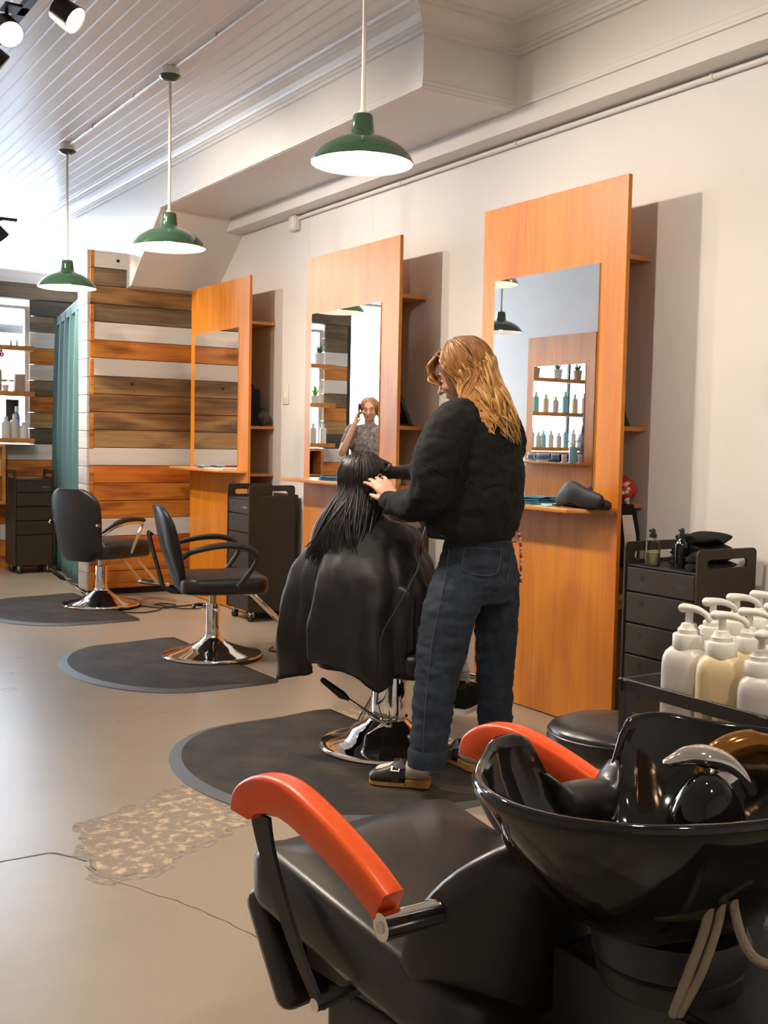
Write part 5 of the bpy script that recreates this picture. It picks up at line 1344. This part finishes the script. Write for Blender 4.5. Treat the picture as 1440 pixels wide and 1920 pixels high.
# trouser legs and sneakers
for sg in (-1, 1):
    h0 = cp_ + CLT * (0.09 * sg); h0.z = 0.50; k0 = h0 + CFW * 0.42; k0.z = 0.50; a0_ = k0 + CFW * 0.09; a0_.z = 0.265
    m = MB(); limb(m, [h0, k0, a0_], [0.09, 0.07, 0.052]); tr_ = m.build('trouser_leg', black_cloth, client, smooth=0); remesh(tr_, 0.009, 4)
for pu, pv, pd in ((866, 1300, 4.66), (884, 1308, 4.52)):
    hl = at(pu, pv, pd) - CFW * 0.06
    d = (CFW * 0.9 - CF * 0.0).normalized(); s = Vector((-d.y, d.x, 0))
    for nm, zs, mt in (('sneaker_sole', ((-0.028, 1.0), (-0.010, 1.04), (-0.006, 1.0)), white_enamel), ('sneaker', ((-0.008, 0.98), (0.02, 0.98), (0.05, 0.80), (0.075, 0.55)), black_cloth)):
        pr = [(0, 0.024), (0.04, 0.033), (0.12, 0.033), (0.2, 0.039), (0.245, 0.026), (0.26, 0.008)]
        out = [(a, w) for a, w in pr] + [(a, -w) for a, w in reversed(pr)]
        m = MB(); m.loft([[hl + d * ((a * (g if nm == 'sneaker' and z > 0.03 else 1)) - 0.06) + s * (w * g) + UPV * (z - 0.015) for a, w in out] for z, g in zs]); m.build(nm, mt, client, smooth=50)
m = MB(); limb(m, [at(862, 1255, 4.68), at(866, 1290, 4.66)], [0.040, 0.038]); m.build('striped_sock', mat('ribbed_white', (0.75, 0.70, 0.64), 0.8, col2=(0.45, 0.40, 0.36), vscale=(1, 1, 160), ramp=(0.45, 0.55)), client, smooth=60)
# cape
cpm = MB(); rings = []; NN = 110
rows_ = [  # v, centre u, half width along the picture plane, half depth, depth
 (958, 690, 0.062, 0.062, 4.50), (970, 692, 0.098, 0.085, 4.50), (984, 694, 0.165, 0.125, 4.50), (1002, 690, 0.212, 0.165, 4.50), (1030, 682, 0.240, 0.215, 4.51),
 (1065, 681, 0.268, 0.268, 4.51), (1110, 682, 0.285, 0.295, 4.52), (1160, 679, 0.300, 0.30, 4.53), (1205, 680, 0.308, 0.305, 4.54), (1245, 682, 0.300, 0.300, 4.54)]
for i, (v, u, w, dp, dd) in enumerate(rows_):
    c = at(u, v, dd); fa = min(1.0, max(0, (i - 2) / 5)); ring = []
    R2 = Vector((CR.x, CR.y, 0)).normalized(); A2 = Vector((-R2.y, R2.x, 0))
    for j in range(NN):
        a = 2 * math.pi * j / NN
        fold = 1 + fa * ((0.085 + 0.05 * math.exp(-((a - 3.5) / 0.7) ** 2)) * math.sin(a * 9 + 1.2 + 0.08 * i) + 0.05 * math.sin(a * 17 + 0.4) + 0.02 * math.sin(a * 29))
        ca, sa = math.cos(a), math.sin(a)
        p = c + R2 * (w * fold * math.copysign(abs(ca) ** 0.85, ca)) + A2 * (dp * fold * sa)
        if i == len(rows_) - 1:
            # uneven hem: long tail on the left, tucked up in the middle, tail right of centre
            left = math.exp(-((a - 3.45) / 0.34) ** 2); tail = math.exp(-((a - 4.80) / 0.16) ** 2); up = math.exp(-((a - 4.25) / 0.36) ** 2)
            p = p + UPV * (-0.05 * left - 0.05 * tail + 0.05 * up + 0.012 * math.sin(a * 11))
        ring.append(p)
    rings.append(ring)
# refine between rows
fine_ = []
for i in range(len(rings) - 1):
    for k in range(5):
        t = k / 5
        r0 = rings[max(i - 1, 0)]; r1 = rings[i]; r2 = rings[i + 1]; r3 = rings[min(i + 2, len(rings) - 1)]
        fine_.append([0.5 * ((2 * b) + (c2 - a2) * t + (2 * a2 - 5 * b + 4 * c2 - d2) * t * t + (3 * b - a2 - 3 * c2 + d2) * t ** 3) for a2, b, c2, d2 in zip(r0, r1, r2, r3)])
fine_.append(rings[-1])
cpm.loft(fine_, cap=False)
cape = cpm.build('cape', cape_cloth, client, smooth=80)
displace(cape, lambda p: folds(0.016, 8, 8, 4, 2)(p) + folds(0.008, 22, 22, 8, 8)(p))
cape.modifiers.new('t', 'SOLIDIFY').thickness = 0.002
# black hair, long, spread over the back to the left
def cb_ends(s, q):
    t = q.random()
    return at(lerp(572, 668, t), lerp(1040, 1062, q.random()) + 14 * (t - 0.3), lerp(4.34, 4.30, t)) + UPV * q.uniform(-0.015, 0.03)
cap_ = MB(); cap_.ball(ch - chf * 0.012 + UPV * 0.030, (0.0795, 0.096, 0.087), 28, 18, Mc); cap_.build('hair_cap', hair_black, client, smooth=80)
hair_from(client, 'hair', hair_black, ch, chf, UPV, cb_ends, 0, 420, 11, wave=0.005, thick=(0.0075, 0.0045), face_open=0.72, lift=0.010)
def cb_ends2(s, q): return at(q.uniform(672, 706), q.uniform(955, 1010), 4.40)
hair_from(client, 'hair_side', hair_black, ch, chf, UPV, cb_ends2, 0, 130, 12, wave=0.003, thick=(0.007, 0.0045), face_open=0.8, lift=0.008)
m = MB(); q = random.Random(8)
for i in range(50):
    P = smoothpath([Lc(q.uniform(-0.03, 0.03), 0.02, 0.116), Lc(q.uniform(-0.09, 0.09), 0.06, 0.075), at(q.uniform(712, 722), q.uniform(878, 890), q.uniform(4.42, 4.5))], 5)
    m.tube(P, [0.006] * (len(P) - 3) + [0.005, 0.003, 0.001], 5)
m.build('hair_front', hair_black, client, smooth=80)
# ------------------------------------------------------------------ hand-held dryer and its cord
hd = thing('hair_dryer', 'black hair dryer held beside the client, nozzle towards her hair', 'hair dryer', at(790, 886, 4.585))
o0 = Vector(hd.location)
ax = (at(716, 887, 4.47) - at(800, 885, 4.62)).normalized()
def rel(p): return p - o0
MB().tube([rel(at(800, 885, 4.62) - ax * 0.06), rel(at(800, 885, 4.62) - ax * 0.05), rel(at(800, 885, 4.62)), rel(at(775, 885, 4.57)), rel(at(752, 886, 4.53))], [0.030, 0.042, 0.042, 0.036, 0.029], 20).build('barrel', black_plastic, hd, smooth=40)
MB().tube([rel(at(754, 886, 4.535)), rel(at(735, 886, 4.50)), rel(at(714, 888, 4.47))], [(0.028, 0.028), (0.026, 0.022), (0.030, 0.011)], 20, ref=(0, 0, 1)).build('nozzle', black_plastic, hd, smooth=40)
MB().tube([rel(at(806, 888, 4.63)), rel(at(815, 925, 4.62)), rel(at(818, 960, 4.61))], [0.020, 0.017, 0.015], 14, round_ends=True).build('handle', black_plastic, hd)
cp = smoothpath([at(818, 962, 4.61), at(800, 985, 4.42), at(790, 1020, 4.22), at(786, 1060, 4.16), at(768, 1098, 4.145), at(745, 1140, 4.14), at(722, 1178, 4.145), at(714, 1205, 4.15), at(712, 1250, 4.18), at(708, 1300, 4.28), fl(700, 1345, MZ + 0.012), fl(672, 1352, 0.02), fl(690, 1318, 0.012), fl(705, 1290, 0.012)], 6)
tag(MB().tube(cp, 0.0042, 8, round_ends=True).build('dryer_cord', black_plastic), 'black cord of the hair dryer trailing over the cape to the floor', 'cord')
# lanyard
ky = thing('key_lanyard', 'red and white beaded lanyard hanging from the jeans pocket', 'lanyard', at(972, 992, 4.20))
kp = smoothpath([at(969, 990, 4.20), at(975, 1010, 4.20), at(977, 1050, 4.20), at(976, 1095, 4.205)], 6)
MB().tube([p - Vector(ky.location) for p in kp], 0.003, 6).build('strap', red_cloth, ky)
for i, p in enumerate(kp[4:]):
    MB().ball(p - Vector(ky.location), 0.0062, 8, 6).build('bead', [print_white, red_cloth, pot_white][i % 3], ky)
# ------------------------------------------------------------------ on the nearest counter
tag(MB().prism(rrect(-0.16, -0.055, 0.16, 0.055, 0.012), 0.004, Matrix.Translation((3.345, 3.98, 1.0)) @ rzm(math.pi / 2)).build('work_mat', aqua, smooth=0), 'pale aqua work mat on the nearest counter', 'mat')
def cloth_fold(name, label, cat, c, L, W, H, a, m, seed=0.0, n=3):
    "a few folded layers of soft cloth"
    t = thing(name, label, cat, c, a)
    for k in range(n):
        rg_ = []
        for i in range(17):
            s = i / 16; x = (s - 0.5) * L * (1 - 0.05 * k)
            w = W / 2 * (1 - 0.06 * k) * math.sqrt(max(0.05, 1 - abs(2 * s - 1) ** 5))
            h = H / n; z0 = k * h
            hump = 0.35 * H * (noise.noise(Vector((s * 3.1, k, seed))) + 0.4) * (k / max(1, n - 1))
            rg_.append([Vector((x, w * math.cos(b) * (1 + 0.1 * noise.noise(Vector((s * 4, b, seed + k)))), z0 + h * 0.5 + hump + h * 0.55 * math.sin(b))) for b in [2 * math.pi * j / 16 for j in range(16)]])
        mb = MB(); mb.loft(rg_); mb.v = [Vector((p.x, p.y, max(p.z, 0.0005))) for p in mb.v]; mb.build('fold', m, t, smooth=70)
    return t
t = thing('neck_cushion', 'black folded neck cushion resting at the end of the nearest counter', 'cushion', (3.335, 3.655, 1.0), math.radians(90))
m = MB(); limb(m, [Vector((-0.14, -0.03, 0.022)), Vector((-0.06, -0.045, 0.023)), Vector((0.03, -0.05, 0.024)), Vector((0.13, -0.03, 0.026))], [(0.022, 0.022), (0.032, 0.022), (0.034, 0.023), (0.026, 0.024)], 16)
limb(m, [Vector((-0.13, 0.0, 0.040)), Vector((-0.04, 0.01, 0.052)), Vector((0.03, 0.02, 0.075)), Vector((0.09, 0.0, 0.060)), Vector((0.155, -0.02, 0.030))], [(0.03, 0.016), (0.045, 0.020), (0.05, 0.024), (0.045, 0.022), (0.03, 0.02)], 16)
m.v = [Vector((p.x, p.y, max(p.z, 0.001))) for p in m.v]
m.build('padded_fold', mat('black_neoprene', (0.010, 0.010, 0.010), 0.6), t, smooth=80)
cloth_fold('towel', 'crumpled blue cloth on the nearest counter beside the sweatshirt', 'towel', (3.37, 4.06, 1.004), 0.16, 0.08, 0.025, math.radians(80), blue_cloth, 3)
cb1 = tag(MB().box((3.30, 3.90, 1.004), (3.325, 4.02, 1.009)).build('comb', black_plastic, bevel=0.002), 'black comb lying on the aqua work mat', 'comb')
for k in range(14): MB().box((3.284, 3.905 + k * 0.008, 1.005), (3.300, 3.909 + k * 0.008, 1.008)).build('tooth', black_plastic, cb1)
tag(MB().lathe([(0, 0), (0.022, 0), (0.022, 0.006), (0, 0.007)], 20, c=(3.36, 3.835, 1.004)).build('clip_tin', black_plastic), 'small round black tin on the aqua work mat', 'tin')
cloth_fold('towel', 'folded blue cloth on the counter of the station behind the client', 'towel', (3.36, 5.95, 1.03), 0.22, 0.09, 0.02, math.radians(88), blue_cloth, 6)
cloth_fold('towel', 'small blue cloth on the counter next to the timber pier', 'towel', (3.36, 7.92, 1.045), 0.18, 0.08, 0.018, math.radians(92), mat('pale_blue_cloth', (0.20, 0.33, 0.40), 0.8), 8)
tag(MB().box((3.31, 7.45, 1.045), (3.40, 7.80, 1.052)).build('paper_sheet', mat('pale_paper', (0.6, 0.58, 0.53), 0.5), smooth=0), 'pale flat sheet on the counter next to the timber pier', 'paper')
# ------------------------------------------------------------------ on the side shelves
def lean_frame(name, label, x, y, z, w, h, tilt, inner):
    "a framed hand mirror leaning sideways on the shelf, back edge to the wall"
    t = thing(name, label, 'frame', (x, y, z)); M = Matrix.Rotation(tilt, 4, 'Y')
    m = MB(); M2 = M @ Matrix(((0, 0, 1, 0), (1, 0, 0, 0), (0, 1, 0, 0), (0, 0, 0, 1)))
    m.frame([(-w / 2, 0), (w / 2, 0), (w / 2, h), (-w / 2, h)], [(-w / 2 + 0.03, 0.03), (w / 2 - 0.03, 0.03), (w / 2 - 0.03, h - 0.03), (-w / 2 + 0.03, h - 0.03)], 0.018, M2)
    m.build('frame_border', black_plastic, t, bevel=0.002, seg=1)
    MB().box((0.004, -w / 2 + 0.03, 0.03), (0.012, w / 2 - 0.03, h - 0.03), M).build('frame_panel', inner, t, smooth=0)
    return t
for nm, y, z in (('on the side shelf of the nearest station', 3.80, 1.37), ('on the side shelf of the station behind the client', 5.58, 1.37)):
    t = thing('hand_mirror', 'black framed hand mirror leaning back ' + nm, 'hand mirror', (3.56, y, z + 0.001))
    M = Matrix.Rotation(math.radians(-24), 4, 'Y')
    m = MB(); M2 = Matrix.Translation((0.055, 0, 0)) @ M @ Matrix(((0, 0, 1, 0), (1, 0, 0, 0), (0, 1, 0, 0), (0, 0, 0, 1)))
    m.frame(rrect(-0.13, 0, 0.13, 0.27, 0.015), rrect(-0.10, 0.03, 0.10, 0.24, 0.012), 0.024, M2); m.build('mirror_frame', black_plastic, t, bevel=0.003, seg=1)
    MB().box((0.006, -0.105, 0.025), (0.016, 0.105, 0.245), Matrix.Translation((0.055, 0, 0)) @ M).build('mirror_glass', mirror_mat, t, smooth=0)
    MB().box((0.020, -0.05, 0.02), (0.026, -0.02, 0.23), Matrix.Translation((0.055, 0, 0)) @ M).build('label_strip', chrome_dull, t, smooth=0)
    MB().box((-0.035, -0.125, 0.0), (0.085, 0.125, 0.012)).build('stand_foot', black_plastic, t, bevel=0.002)
t = thing('tool_bag', 'black upright tool bag on the side shelf next to the timber pier', 'bag', (3.54, 7.48, 1.371))
MB().box((-0.04, -0.08, 0), (0.05, 0.08, 0.27)).build('bag_body', black_cloth, t, bevel=0.015, seg=3)
MB().tube(smoothpath([(0, -0.05, 0.265), (0, -0.03, 0.30), (0, 0.03, 0.30), (0, 0.05, 0.265)], 5), 0.006, 8).build('bag_handle', black_cloth, t)
t = thing('round_pouch', 'black rounded pouch in front of the tool bag on the side shelf', 'bag', (3.605, 7.42, 1.371))
m = MB(); m.ball((0, 0, 0.065), (0.06, 0.055, 0.064), 20, 12); m.build('pouch', leather, t, smooth=80)
MB().tube([(0, -0.03, 0.128), (0, 0.03, 0.128)], 0.005, 8, round_ends=True).build('zip', chrome_dull, t)
t = thing('clipper_charger', 'small round black clipper charger on the lowest side shelf next to the timber pier', 'charger', (3.50, 7.46, 1.021))
MB().lathe([(0, 0), (0.035, 0), (0.038, 0.02), (0.03, 0.05), (0.018, 0.06), (0, 0.062)], 20).build('charger_body', black_plastic, t); MB().lathe([(0.0, 0.062), (0.012, 0.062), (0.012, 0.07), (0, 0.071)], 14).build('charger_socket', black_metal, t)
t = thing('paper_cup', 'white cup with lid on the lowest side shelf behind the client', 'cup', (3.56, 5.50, 1.021))
MB().lathe([(0, 0), (0.028, 0), (0.038, 0.10), (0, 0.10)], 24).build('cup_body', pot_white, t); MB().lathe([(0.0, 0.118), (0.034, 0.118), (0.036, 0.108), (0.041, 0.106), (0.041, 0.098), (0, 0.098)], 24).build('cup_lid', pump_white, t)
# bandana over a stand and a bag hanging below it
t = thing('bandana', 'red bandana with cream print bunched on the lowest side shelf of the nearest station', 'bandana', (3.575, 3.665, 1.021))
m = MB(); m.ball((0, 0, 0.062), (0.075, 0.08, 0.062), 26, 16); bo = m.build('cloth', red_cloth, t, smooth=80); displace(bo, folds(0.018, 22, 22, 22, 1))
for k in range(9):
    a = k * 0.7; p = Vector((-0.02 - 0.02 * math.cos(a), -0.070 - 0.01 * math.sin(k), 0.05 + 0.045 * math.sin(a * 1.3)))
    MB().ball(p, (0.014, 0.010, 0.009), 8, 6).build('print_patch', print_white, bo)
t = thing('hanging_bag', 'black bag with a cream printed panel hanging behind the nearest panel', 'bag', (3.56, 3.60, 0.74))
m = MB(); m.loft([[Vector((x * k, y * k2, z)) for x, y in rrect(-0.07, -0.045, 0.07, 0.045, 0.03)] for z, k, k2 in ((0.0, 0.7, 0.7), (0.03, 1.0, 1.0), (0.15, 1.0, 0.9), (0.25, 0.8, 0.5), (0.28, 0.6, 0.3))]); bo = m.build('bag_body', black_cloth, t, smooth=60)
MB().loft([[Vector((x, -0.047 + abs(z - 0.13) * 0.06, z)) for x in (a, b)] + [Vector((x, -0.050 + abs(z - 0.13) * 0.06, z)) for x in (b, a)] for a, b, z in ((-0.01, 0.03, 0.02), (-0.035, 0.035, 0.07), (-0.05, 0.02, 0.15), (-0.06, 0.0, 0.235))]).build('printed_panel', print_white, bo, smooth=0)
MB().ball((0.02, -0.05, 0.03), (0.018, 0.01, 0.012), 10, 6).build('print_patch', red_cloth, bo)
MB().tube([(0.0, 0, 0.27), (0.0, 0.0, 0.284)], 0.006, 8).build('strap', black_cloth, t)
# ------------------------------------------------------------------ on the nearest trolley
def spray(x, y, z, r, h, m, label, liq=None, neck=black_plastic):
    t = thing('spray_bottle', label, 'bottle', (x, y, z), 0, 'bottles on the nearest trolley')
    prof = [(0, 0), (r * 0.95, 0), (r, 0.004), (r, h * 0.55), (r * 0.92, h * 0.63), (r * 0.45, h * 0.72), (r * 0.4, h * 0.76), (0, h * 0.76)]
    if liq: MB().lathe([(0, 0.004), (r * 0.93, 0.004), (r * 0.93, h * 0.36), (0, h * 0.36)], 20).build('liquid', liq, t)
    MB().lathe(prof, 24).build('bottle_body', m, t)
    MB().lathe([(0, h * 0.75), (r * 0.50, h * 0.75), (r * 0.5, h * 0.84), (r * 0.36, h * 0.86), (r * 0.30, h * 0.96), (0, h)], 18).build('spray_cap', neck, t)
    MB().tube([(0, 0, h * 0.93), (-r * 0.9, -r * 0.3, h * 0.94)], r * 0.16, 8).build('nozzle', neck, t)
    return t
ZT = 0.885 - 0.10 + 0.008
spray(3.345, 3.22, ZT, 0.032, 0.155, clear_plastic, 'clear glass spray bottle with pale liquid on the nearest trolley', liquid)
spray(3.385, 3.10, ZT, 0.030, 0.165, black_gloss, 'black spray bottle on the nearest trolley before the towels')
cloth_fold('towel', 'black towels heaped on the nearest trolley', 'towel', (3.505, 3.095, ZT), 0.23, 0.25, 0.115, math.radians(8), black_cloth, 4, 4)
cloth_fold('towel', 'black cloth draped before the heap on the nearest trolley', 'towel', (3.40, 3.005, ZT), 0.15, 0.10, 0.06, math.radians(5), black_cloth, 9, 2)
tag(MB().box((3.335, 2.958, ZT + 0.004), (3.43, 2.970, ZT + 0.012)).build('pink_comb', pink, bevel=0.002), 'pink comb handle lying before the black cloth on the nearest trolley', 'comb')
# ------------------------------------------------------------------ on the opposite counter (seen in the nearest mirror)
def mug(x, y, z, label, m):
    t = thing('mug', label, 'mug', (x, y, z), 0.4, 'mugs on the opposite counter')
    MB().lathe([(0, 0), (0.036, 0), (0.039, 0.004), (0.040, 0.085), (0.037, 0.085), (0.035, 0.01), (0, 0.009)], 24).build('mug_body', m, t)
    MB().tube(smoothpath([(0.038, 0, 0.07), (0.062, 0, 0.066), (0.064, 0, 0.035), (0.038, 0, 0.02)], 5), 0.005, 8).build('handle', m, t)
    MB().lathe([(0.0402, 0.02), (0.0406, 0.022), (0.0406, 0.06), (0.0402, 0.062)], 24).build('printed_band', mat('mug_blue', (0.10, 0.2, 0.45), 0.4), t)
ZO = 1.105
mug(-0.25, 8.50, ZO, 'white mug with blue print on the opposite counter', pot_white)
mug(-0.25, 8.36, ZO, 'second white mug with blue print on the opposite counter, nearer the middle', pot_white)
t = thing('jar', 'small jar on the opposite counter beside the glass vase', 'jar', (-0.24, 8.00, ZO))
MB().lathe([(0, 0), (0.026, 0), (0.026, 0.06), (0, 0.06)], 18).build('jar_body', mat('pink_label', (0.7, 0.4, 0.38), 0.5), t); MB().lathe([(0, 0.06), (0.028, 0.06), (0.028, 0.075), (0, 0.075)], 18).build('jar_lid', pot_white, t)
t = thing('glass_vase', 'blue glass vase with two green leaves on the opposite counter', 'vase', (-0.24, 7.88, ZO))
MB().lathe([(0, 0), (0.04, 0), (0.04, 0.15), (0.036, 0.15), (0.036, 0.008), (0, 0.008)], 20).build('glass_body', mat('blue_glass', (0.25, 0.5, 0.65), 0.1), t)
for sg in (-1, 1):
    MB().tube(smoothpath([(0, 0, 0.02), (0.005, 0.01 * sg, 0.15), (0.01, 0.05 * sg, 0.20)], 4), 0.003, 6).build('stem', leaf, t)
    m = MB(); m.ball((0.01, 0.07 * sg, 0.205), (0.022, 0.04, 0.006), 12, 6); m.build('leaf', leaf_light, t, smooth=80)
cloth_fold('towel', 'folded blue cloth on the opposite counter', 'towel', (-0.25, 8.16, ZO), 0.14, 0.09, 0.025, math.radians(90), blue_cloth, 12)
# ------------------------------------------------------------------ cords on the floor
def cord(pts, label):
    tag(MB().tube(smoothpath([Vector(p) for p in pts], 6), 0.005, 8, round_ends=True).build('floor_cord', black_plastic), label, 'cord', 'black cords on the floor')
cord([(2.86, 7.95, 0.006), (2.95, 7.78, 0.006), (3.05, 7.76, 0.006), (3.12, 7.86, 0.006), (3.05, 7.97, 0.006), (2.97, 7.90, 0.012), (3.04, 7.76, 0.014), (3.20, 7.80, 0.006), (3.32, 7.86, 0.006), (3.36, 7.76, 0.006), (3.46, 7.72, 0.006)], 'black coiled cord on the floor behind the two empty chairs')
cord([(2.62, 7.62, 0.018), (2.75, 7.60, 0.008), (2.90, 7.66, 0.006), (2.98, 7.72, 0.018), (3.10, 7.66, 0.006), (3.22, 7.62, 0.006)], 'straight black cord running off the farthest chair base')
cord([(3.02, 6.02, 0.006), (2.95, 5.92, 0.006), (3.05, 5.84, 0.006), (3.20, 5.90, 0.006), (3.30, 5.96, 0.006)], 'short black cord loop by the caped client')
# ------------------------------------------------------------------ two people waiting across the room (seen in the mirror behind the client)
def bystander(pos, face, hgt, label, top_m, leg_m, hair_m, phone, seed, long_hair=True):
    f = Vector((face[0], face[1], 0)).normalized(); l = Vector((-f.y, f.x, 0)); p = Vector((pos[0], pos[1], 0)); k = hgt / 1.70
    def Q(x, y, z): return p + l * (-x * k) + f * (y * k) + UPV * (z * k)       # x to the person's right
    b = MB(); c = Q(0, 0.02, 1.575); L_, M_ = head(b, c, f + UPV * -0.12, UPV, k)
    limb(b, [Q(0, 0.005, 1.50), Q(0, -0.01, 1.40)], [0.05 * k, 0.055 * k])
    b.loft([ell_ring(Q(0, 0, z), l, f, w * k, d * k) for z, w, d in ((1.43, 0.07, 0.05), (1.39, 0.16, 0.08), (1.25, 0.16, 0.105), (1.08, 0.125, 0.09), (0.94, 0.16, 0.105), (0.85, 0.15, 0.10))])
    for sg in (-1, 1):
        limb(b, [Q(0.085 * sg, 0, 0.90), Q(0.095 * sg, 0.01, 0.50), Q(0.10 * sg, -0.01, 0.09)], [0.085 * k, 0.058 * k, 0.04 * k])
        limb(b, [Q(0.10 * sg, -0.04, 0.04), Q(0.115 * sg, 0.13, 0.035)], [0.035 * k, 0.032 * k])
        if phone and sg < 0:
            sh, el, wr = Q(-0.185, 0, 1.38), Q(-0.245, 0.12, 1.16), Q(-0.125, 0.12, 1.44)
            limb(b, [sh, el, wr], [0.048 * k, 0.038 * k, 0.026 * k]); hand(b, wr, Q(-0.09, 0.05, 1.60) - wr, l * 1.0, 1, 0.17 * k, 0.35)
        else:
            sh, el, wr = Q(0.185 * sg, 0, 1.38), Q(0.235 * sg, 0.0, 1.10), Q(0.20 * sg, 0.13, 0.90)
            limb(b, [sh, el, wr], [0.048 * k, 0.038 * k, 0.026 * k]); hand(b, wr, Q(0.19 * sg, 0.18, 0.78) - wr, l * (-1.0 * sg), -1 * sg, 0.17 * k, 0.4)
    o = b.build('person', skin, smooth=0); remesh(o, 0.006, 4); tag(o, label, 'person'); eyes(o, L_, M_, k)
    m = MB(); m.loft([ell_ring(Q(0, 0, z), l, f, w * k, d * k, 28, 0.9) for z, w, d in ((0.88, 0.185, 0.13), (1.05, 0.165, 0.12), (1.25, 0.185, 0.13), (1.38, 0.175, 0.10), (1.44, 0.085, 0.07))])
    for sg in (-1, 1):
        if phone and sg < 0: limb(m, [Q(-0.16, 0, 1.38), Q(-0.205, 0.05, 1.26)], [0.07 * k, 0.065 * k])
        elif phone: limb(m, [Q(0.16, 0, 1.38), Q(0.215, 0.0, 1.24)], [0.07 * k, 0.065 * k])
        else: limb(m, [Q(0.16 * sg, 0, 1.38), Q(0.235 * sg, 0.0, 1.10), Q(0.205 * sg, 0.12, 0.93)], [0.07 * k, 0.055 * k, 0.04 * k])
    s_ = m.build('shirt', top_m, o, smooth=0); remesh(s_, 0.012, 4)
    m = MB(); m.loft([ell_ring(Q(0, 0, z), l, f, w * k, d * k, 28) for z, w, d in ((0.98, 0.15, 0.11), (0.88, 0.18, 0.125), (0.80, 0.17, 0.115))])
    for sg in (-1, 1): limb(m, [Q(0.085 * sg, 0, 0.85), Q(0.095 * sg, 0.01, 0.48), Q(0.10 * sg, -0.01, 0.12)], [0.095 * k, 0.075 * k, 0.06 * k])
    s_ = m.build('trousers', leg_m, o, smooth=0); remesh(s_, 0.012, 4)
    for sg in (-1, 1):
        m = MB(); limb(m, [Q(0.10 * sg, -0.045, 0.045), Q(0.108 * sg, 0.05, 0.045), Q(0.115 * sg, 0.15, 0.032)], [0.042 * k, 0.040 * k, 0.034 * k]); m.v = [Vector((v.x, v.y, max(v.z, 0.001))) for v in m.v]
        m.build('shoe', shoe_leather, o, smooth=70)
    m = MB(); m.ball(c - f * 0.018 + UPV * 0.034, (0.084 * k, 0.098 * k, 0.090 * k), 24, 14, M_); m.build('hair_cap', hair_m, o, smooth=80)
    def en(s, q): return Q(lerp(0.13, -0.13, s), -0.09, 1.34 if long_hair else 1.47) + Vector((q.uniform(-1, 1), q.uniform(-1, 1), q.uniform(-1, 1))) * 0.02
    hair_from(o, 'hair', hair_m, c, f, UPV, en, 0, 90, seed, wave=0.006, thick=(0.012, 0.007), face_open=0.70)
    if phone:
        t = thing('mobile_phone', 'dark mobile phone held to the ear across the room', 'phone', Q(-0.098, 0.045, 1.565))
        MB().box((-0.0045, -0.036, -0.072), (0.0045, 0.036, 0.072), rzm(math.atan2(f.y, f.x) - math.pi / 2)).build('phone_body', black_plastic, t, bevel=0.003)
        MB().box((0.0045, -0.032, -0.064), (0.0052, 0.032, 0.064), rzm(math.atan2(f.y, f.x) - math.pi / 2)).build('phone_screen', black_gloss, t)
bystander((1.36, 8.96), (0.62, -0.78), 1.69, 'person in a grey shirt with one hand raised to the face, phone at the ear', mat('grey_print_shirt', (0.30, 0.28, 0.27), 0.85, col2=(0.10, 0.09, 0.09), vscale=(30, 30, 30)), denim, hair_mid, True, 21)
bystander((1.02, 9.22), (0.75, -0.66), 1.66, 'person in dark clothes standing beside the one on the phone', black_cloth, black_cloth, hair_black, False, 22)
